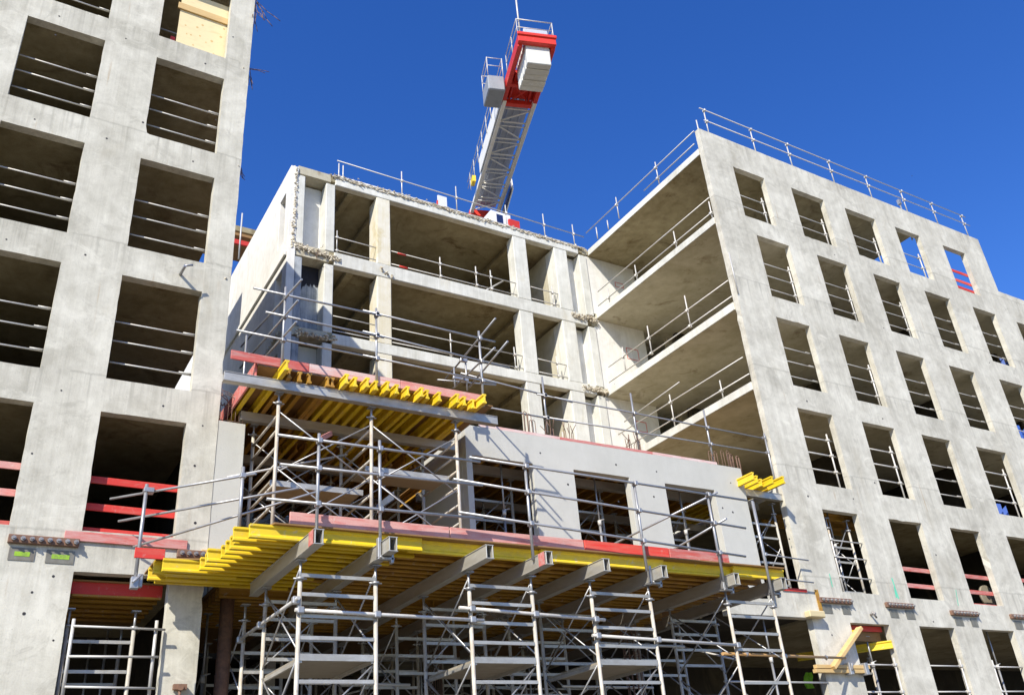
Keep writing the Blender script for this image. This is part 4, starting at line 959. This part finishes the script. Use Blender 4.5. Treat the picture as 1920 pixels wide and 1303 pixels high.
tower('white shoring tower in the gap between new wall and right block', 13.35, 14.4, .3, 1.5, 4.35, 6.9, [4.75, 5.3, 5.95, 6.3], 'towers in the right gap', True, None, bz=[4.6, 5.5], jack=.3)
t = thing('deck_girder', 'aluminium girder under the yellow beam ends in the right gap', 'girder', (13.2, .12, 6.9)); MB().hollow((13.22, .12, 6.93), (14.75, .12, 6.93), .14, .18).build('girder_body', 'girder_alu', t)
for i, (px, py, dz) in enumerate(((1416, 908, 0), (1424, 916, 0), (1432, 922, 0), (1453, 918, 0), (1475, 922, 0), (1440, 930, 0))):
    yf = (-.55, -.4, -.25, -.5, -.6, -.15)[i]; x = at(px, py, Y=yf).x
    fbeam((x, yf, 7.112), (x+.05, 3.2, 7.112), '%s yellow beam end in the gap right of the new wall' % ORD[i], 'yellow beam ends in the right gap')
railing('slab_guardrail', 'tall galvanised post with tubes standing in the right gap', [vpost(1450, 1118, 1407, 940, Y=-.12)], [((13.2, -.16, 5.35), (14.75, -.16, 5.3)), ((13.2, -.16, 4.78), (14.75, -.16, 4.74))], None, .02, .026, 'galvanised')
tag(MB().box(13.75, 14.6, -.03, -.002, 4.53, 4.6).build('edge_board', 'bright_red_board'), 'thin bright red board at the foot of the right gap', 'board')

# guard frame in first low opening of the right block
x0, x1, z0, z1 = RWN[(1, 0)]
guard(x0, x1, [z0+1.4, z0+.95, z0+.42], .1, 'white three-tube guard with posts in front of the first low right opening', 'tube frames at the lowest right openings', (x0+.12, z0-.05, z0+1.55), .02)
prop(x0+.8, .5, 4.32, 7.08, 'steel prop behind the first low opening of the right block', None, 6.0)
tower('white shoring tower behind the first low opening of the right block', x0+.42, x0+1.25, .3, 1.3, 4.31, 6.7, [4.7, 5.1, 5.5, 5.9], None, True, None, bz=[4.5, 5.4], jack=.3)
for i in range(3): fbeam((15.3, .55+.5*i, 6.75), (18.5, .55+.5*i, 6.75), 'brown formwork beam under the ceiling of the first low right opening', 'beams in the first low right opening', 'yellow_worn_shaded')

# guards in the ground openings of the right block
for i, ((a, c), pp) in enumerate(zip(gx[:3], (1, 1, 0))):
    xp = c-.12 if pp else a+.1
    guard(a, c, [2.85, 2.2, 1.6], .1, 'white three-tube guard with post across the %s ground opening of the right block' % ORD[i], 'tube frames at the right ground openings', (xp, GROUND, 3.02), .02)
tower('shoring tower inside the first right ground opening', 16.45, 17.3, .75, 1.8, GROUND, 3.4, [2.75, 2.3, 1.9, 1.5], 'towers in ground openings', True, None, bz=[2.0, .8])
tag(MB().box(15.96, 17.44, .25, .28, 3.70, 3.835).build('safety_board', 'bright_red_board'), 'dark red board under the lintel of the first right ground opening', 'board')
tag(MB().box(15.98, 17.42, .33, .352, 3.47, 3.70).build('plywood_sheet', 'plywood'), 'brown plywood strip under the red board of the right ground opening', 'plywood sheet')
fbeam((16.0, 2.0, 3.25), (17.4, .02, 3.25), 'bright yellow beam end poking from the first right ground opening', None)
fbeam((16.05, 1.2, 3.45), (15.97, -.05, 3.45), 'small yellow beam end at the left jamb of the first right ground opening', None)
# timber brace on the pier
br = MB().bar(at(1612, 1177, Y=-.16), at(1561, 1252, Y=-.16), .09, .17, (0, -1, 0)).build('timber_brace', 'timber', None, .006); tag(br, 'light timber plank leaning diagonally across the first right pier', 'timber')
pz = at(1600, 1254, Y=-.1)
for k, dz in enumerate((.05, -.05)):
    tag(MB().box(14.15 if k else 14.2, 16.1-.1*k, -.14, -.03, pz.z+dz-.042, pz.z+dz+.042).build('timber_beam', 'timber', None, .005), ['upper', 'lower'][k]+' horizontal timber clamped across the first right pier', 'timber', 'timbers clamped across the pier')
c = MB(); c.box(15.28, 15.4, -.2, -.02, pz.z-.14, pz.z+.14); c.box(15.85, 15.97, -.2, -.02, pz.z-.14, pz.z+.14); c.tube((15.34, -.2, pz.z-.05), (15.34, -.24, pz.z+.12), .03, 8)
tag(c.build('clamp', 'galvanised', None, .012), 'steel clamps round the two timbers on the first right pier', 'clamp')
t = thing('ledger_tube', 'orange brown tube running from the fourth tower to the pier', 'tube', (11.0, -.15, 3.0))
A, B = at(1355, 1225, Y=-2.95), at(1585, 1233, Y=-.2)
MB().tube(A, B, .03, 10).build('tube', 'orange_tube', t)
k = MB()
for s in (.15, .43, .8): q = A.lerp(B, s); k.new().chunk(q, .06)
k.build_each('coupler', 'galvanised', t)
tag(MB().tube((11.3, .0, 2.42), (14.62, .0, 2.4), .022, 8).build('ledger_tube', 'white_tube'), 'thin white tube across the big dark opening left of the pier', 'tube')
mb = MB(); q = at(1525, 1152, Y=-.12); mb.box(q.x-.2, q.x+.35, -.2, -.02, q.z-.07, q.z+.09); 
tag(mb.build('timber_block', 'pale_plywood', None, .02), 'pale timber block on the corner of the big ground opening', 'timber')
tag(MB().bar(at(1530, 1105, Y=-.03), at(1541, 1150, Y=-.03), .02, .11, (1, 0, 0)).build('timber_strip', 'yellow_worn_shaded'), 'yellowish timber strip nailed on the pier above the block', 'timber')

# bolted steel bars with plates on the piers
G_B = 'rusty bolted bars with plates on the piers'
def bracket(pa, pb, plates, label, nb=8, lime=False, group=G_B):
    a = at(*pa, Y=-.04); c = at(*pb, Y=-.04); c.z = a.z if abs(c.z-a.z) < .2 else c.z
    t = thing('steel_bracket', label, 'steel bracket', a, group)
    MB().bar(a, c, .08, .13).build('bar', 'rusty_steel', t, .008)
    k = MB()
    for i in range(nb):
        q = a.lerp(c, (i+.6)/nb); k.new().tube((q.x, -.082, q.z), (q.x, -.12, q.z), .038, 6); k.tube((q.x, -.12, q.z), (q.x, -.15, q.z), .018, 6)
    k.build_each('bolt', 'bolt_steel', t)
    for (x0, y0, x1, y1) in plates:
        p, q = at(x0, y0, Y=0), at(x1, y1, Y=0)
        z0, z1 = min(p.z, q.z), max(p.z, q.z); o = MB().box(p.x, q.x, -.012, -.001, z0, z1).build('plate', 'plate_steel', t)
        if lime: MB().box(p.x+.08, q.x-.07, -.016, -.0125, (z0+z1)/2-.035, (z0+z1)/2+.035).build('lime_reflection', 'lime_spray_reflection', o)  # reflection of fluorescent paint, put on the plate as lime colour
bracket((15, 1009), (148, 1022), [(18, 1025, 63, 1052), (88, 1030, 137, 1058)], 'rusty bolted bar with two plates bearing a painted-on lime reflection on the left block pier', 8, True)
bracket((332, 1037), (384, 1042), [], 'short rusty bolted bar on the left block beside the stepped beams', 4)
bracket((1536, 1124), (1597, 1131), [(1540, 1132, 1562, 1150), (1577, 1135, 1596, 1152)], 'bolted bar with plates on the pier above the timber brace', 8)
bracket((1661, 1133), (1713, 1139), [(1666, 1141, 1686, 1158), (1696, 1143, 1717, 1161)], 'bolted bar with plates on the second right pier', 8)
bracket((1783, 1148), (1834, 1154), [(1788, 1156, 1808, 1173), (1818, 1158, 1835, 1175)], 'bolted bar with plates on the third right pier', 8)
bracket((1895, 1155), (1940, 1160), [(1900, 1163, 1920, 1180)], 'bolted bar cut by the right photo edge', 7)
mb = MB(); q = at(1632, 1152, Y=0); mb.tube((q.x, 0, q.z), (q.x, -.16, q.z), .03, 8); mb.tube((q.x-.06, -.12, q.z+.05), (q.x+.06, -.12, q.z-.1), .025, 8)
tag(mb.build('wall_anchor', 'bolt_steel'), 'grey anchor bolt sticking out of the wall above the timber brace opening', 'anchor')
mb = MB(); q = at(335, 1290, Y=0); mb.tube((q.x, 0, q.z), (q.x, -.14, q.z), .05, 10); mb.tube((q.x, -.1, q.z), (q.x, -.1, q.z-.3), .02, 8); mb.box(q.x-.1, q.x+.1, -.12, -.02, q.z-.03, q.z+.05)
tag(mb.build('wall_anchor', 'rusty_steel'), 'rusty tie nut on the slim left pier near the photo bottom', 'anchor')

# ================================================================ TOWER CRANE
az = RAD(20.4 - 2.4)
U = Vector((math.sin(az), math.cos(az), 0)); V_ = Vector((U.y, -U.x, 0)); Zv = Vector((0, 0, 1))
O = at(972, 198, Z=32.0)       # middle of the counter-jib, bottom chords, where the red frame starts
cr = thing('tower_crane', 'tower crane counter-jib, white lattice with red end frame and concrete counterweights', 'crane', O+U*9.5-Zv*(32-GROUND))
def cpnt(u, v, z): return O+U*u+V_*v+Zv*z
HWJ = .78
for v in (-HWJ, HWJ): MB().bar(cpnt(-.3, v, 0), cpnt(9.0, v, 0), .2, .24).build('bottom_chord', 'crane_white', cr, .02)
n = 7; mb = MB()
for i in range(n):
    u0, u1 = 8.8*i/n, 8.8*(i+1)/n
    mb.tube(cpnt(u0, -HWJ, 0), cpnt(u0, HWJ, 0), .05, 6)
    mb.tube(cpnt(u0+.3, -HWJ, 0), cpnt(u0+.3, HWJ, 0), .035, 6)
    a, c = (-HWJ, HWJ) if i % 2 else (HWJ, -HWJ); mb.tube(cpnt(u0+.3, a, 0), cpnt(u1, c, 0), .042, 6)
mb.build('lattice', 'crane_white', cr)
mb = MB()
for v in (-.52, -.17, .18, .53): mb.prism([(-.145, -.012), (.145, -.012), (.145, .012), (-.145, .012)], cpnt(-.1, v, .42), cpnt(8.9, v, .42), (0, 0, 1))
for v in (-.345, .0, .355): mb.bar(cpnt(0, v, .36), cpnt(8.9, v, .36), .07, .1)
mb.build('walkway', 'crane_grey', cr)
MB().bar(cpnt(.1, -HWJ-.17, .42), cpnt(5.4, -HWJ-.17, .42), .05, 1.0).build('side_panel', 'crane_white', cr, .02)
mb = MB()
for k in range(7): mb.tube(cpnt(.6+k*1.2, -HWJ-.22, .7), cpnt(.6+k*1.2, -HWJ-.22, 1.95), .025, 6)
for z in (1.9, 1.4): mb.tube(cpnt(.3, -HWJ-.22, z), cpnt(8.6, -HWJ-.22, z), .02, 6)
mb.build('handrail', 'white_tube', cr)
# red end frame
for v in (-HWJ-.02, HWJ+.02): MB().bar(cpnt(-3.85, v, .25), cpnt(.1, v, .25), .22, .62).build('end_frame', 'crane_red', cr, .025)
mb = MB()
mb.new().bar(cpnt(-3.95, -HWJ-.14, .3), cpnt(-3.95, HWJ+.14, .3), .26, .5)
mb.bar(cpnt(-4.1, -HWJ-.18, .52), cpnt(-4.1, HWJ+.18, .52), .1, .2)
mb.new().bar(cpnt(0, -HWJ, .1), cpnt(0, HWJ, .1), .25, .3); mb.new().bar(cpnt(-1.3, -HWJ, .1), cpnt(-1.3, HWJ, .1), .2, .3)
mb.new().bar(cpnt(-1.9, -.5, .3), cpnt(-.1, -.5, .3), .1, .2); mb.new().bar(cpnt(-1.9, .5, .3), cpnt(-.1, .5, .3), .1, .2)
for q in (-.09, .09): mb.new().tube(cpnt(-.1, q*5, .15), cpnt(-1.2, -q*5, .15), .045, 6)
mb.build_each('end_beam', 'crane_red', cr, .025)
for i in range(5):
    u = -3.66+i*.36
    MB().bar(cpnt(u, .05, .5), cpnt(u, .05, -1.05-.03*(i % 2)), 1.16, .34, U).build('counterweight', 'counterweight_concrete', cr, .03)
MB().bar(cpnt(-3.7, .1, 1.0), cpnt(-2.4, .1, 1.0), 1.2, .75).build('machine_housing', 'crane_grey', cr, .03)
mb = MB()
for v in (-HWJ-.1, HWJ+.1):
    mb.new()
    for u in (-3.9, -2.8, -1.6): mb.tube(cpnt(u, v, .5), cpnt(u, v, 1.7), .025, 6)
    mb.tube(cpnt(-3.9, v, 1.68), cpnt(-1.6, v, 1.68), .022, 6); mb.tube(cpnt(-3.9, v, 1.15), cpnt(-1.6, v, 1.15), .02, 6)
mb.tube(cpnt(-3.9, -HWJ-.1, 1.68), cpnt(-3.9, HWJ+.1, 1.68), .03, 6); mb.tube(cpnt(-3.9, -HWJ-.1, 1.15), cpnt(-3.9, HWJ+.1, 1.15), .022, 6)
mb.build_each('handrail', 'white_tube', cr)
MB().tube(cpnt(-3.8, -HWJ+.05, .5), cpnt(-3.8, -HWJ+.05, 4.4), .045, 8).build('mast_pole', 'white_tube', cr)
# winch cabinet on the left
MB().bar(cpnt(-1.3, -HWJ-.62, .1), cpnt(-.0, -HWJ-.62, .1), .85, .95).build('cabinet', 'cabinet_grey', cr, .05)
MB().bar(cpnt(-1.9, 0, .42), cpnt(-.05, 0, .42), 1.5, .04).build('floor_plate', 'crane_red', cr)
mb = MB()
for u in (-1.3, -.05):
    for v in (-HWJ-1.02, -HWJ-.25): mb.tube(cpnt(u, v, .55), cpnt(u, v, 1.75), .024, 6)
for z in (1.72, 1.2): mb.path([cpnt(-.05, -HWJ-1.02, z), cpnt(-1.3, -HWJ-1.02, z), cpnt(-1.3, -HWJ-.25, z), cpnt(-.05, -HWJ-.25, z), cpnt(-.05, -HWJ-1.02, z)], .02, 6)
mb.build('handrail', 'white_tube', cr)
# slewing part and mast, mostly hidden by the roof
MB().bar(cpnt(8.95, 0, -.05), cpnt(11.6, 0, -.05), 1.8, .5).build('slewing_ring', 'crane_red', cr, .05)
MB().bar(cpnt(8.5, HWJ+.22, -.35), cpnt(6.3, HWJ+.22, -.05), .06, .62).build('cab_window', 'blue_glass', cr)
MB().bar(cpnt(8.7, HWJ+.28, -.35), cpnt(6.1, HWJ+.28, -.02), .05, .85).build('cab_frame', 'crane_white', cr, .03)
mb = MB()
for du in (10.8, 12.4):
    for v in (-.8, .8): mb.bar(cpnt(du, v, -33.6), cpnt(du, v, -.5), .16, .16, U)
for k in range(16):
    z0 = -33.6+k*2.05; z1 = z0+2.05
    for v in (-.8, .8): mb.tube(cpnt(10.8, v, z0), cpnt(12.4, v, z1), .05, 5)
    for du in (10.8, 12.4): mb.tube(cpnt(du, -.8, z0), cpnt(du, .8, z1), .05, 5)
mb.build('mast', 'crane_white', cr)
mb = MB(); mb.bar(cpnt(6.5, -HWJ-.28, .5), cpnt(7.0, -HWJ-.28, .5), .2, .4); mb.build('lamp_box', 'yellow_paint', cr)

# hi-vis vest standing in for a worker in the big dark opening
mb = MB(); q = at(1518, 1275, Y=2.2); n = 5
vs = []
for k in (0, 1):
    for j in range(5):
        for i in range(n): vs.append((q.x-.15+.075*i+(.05 if j == 4 else 0)*(1 if i < 2 else -1 if i > 2 else 0), 2.2+.05*math.sin(i*1.7+j)+.03*k, q.z-.2+.1*j-(.06 if (j == 4 and i == 2) else 0)))
fs = []
for k in (0, 1):
    for j in range(4):
        for i in range(n-1):
            a = k*25+j*n+i; f = (a, a+1, a+n+1, a+n); fs.append(f if k == 0 else f[::-1])
mb.add(vs, fs); tag(mb.build('worker_vest_standin', 'hi_vis'), 'lime green vest standing in for a worker in the dark opening left of the pier', 'safety vest')
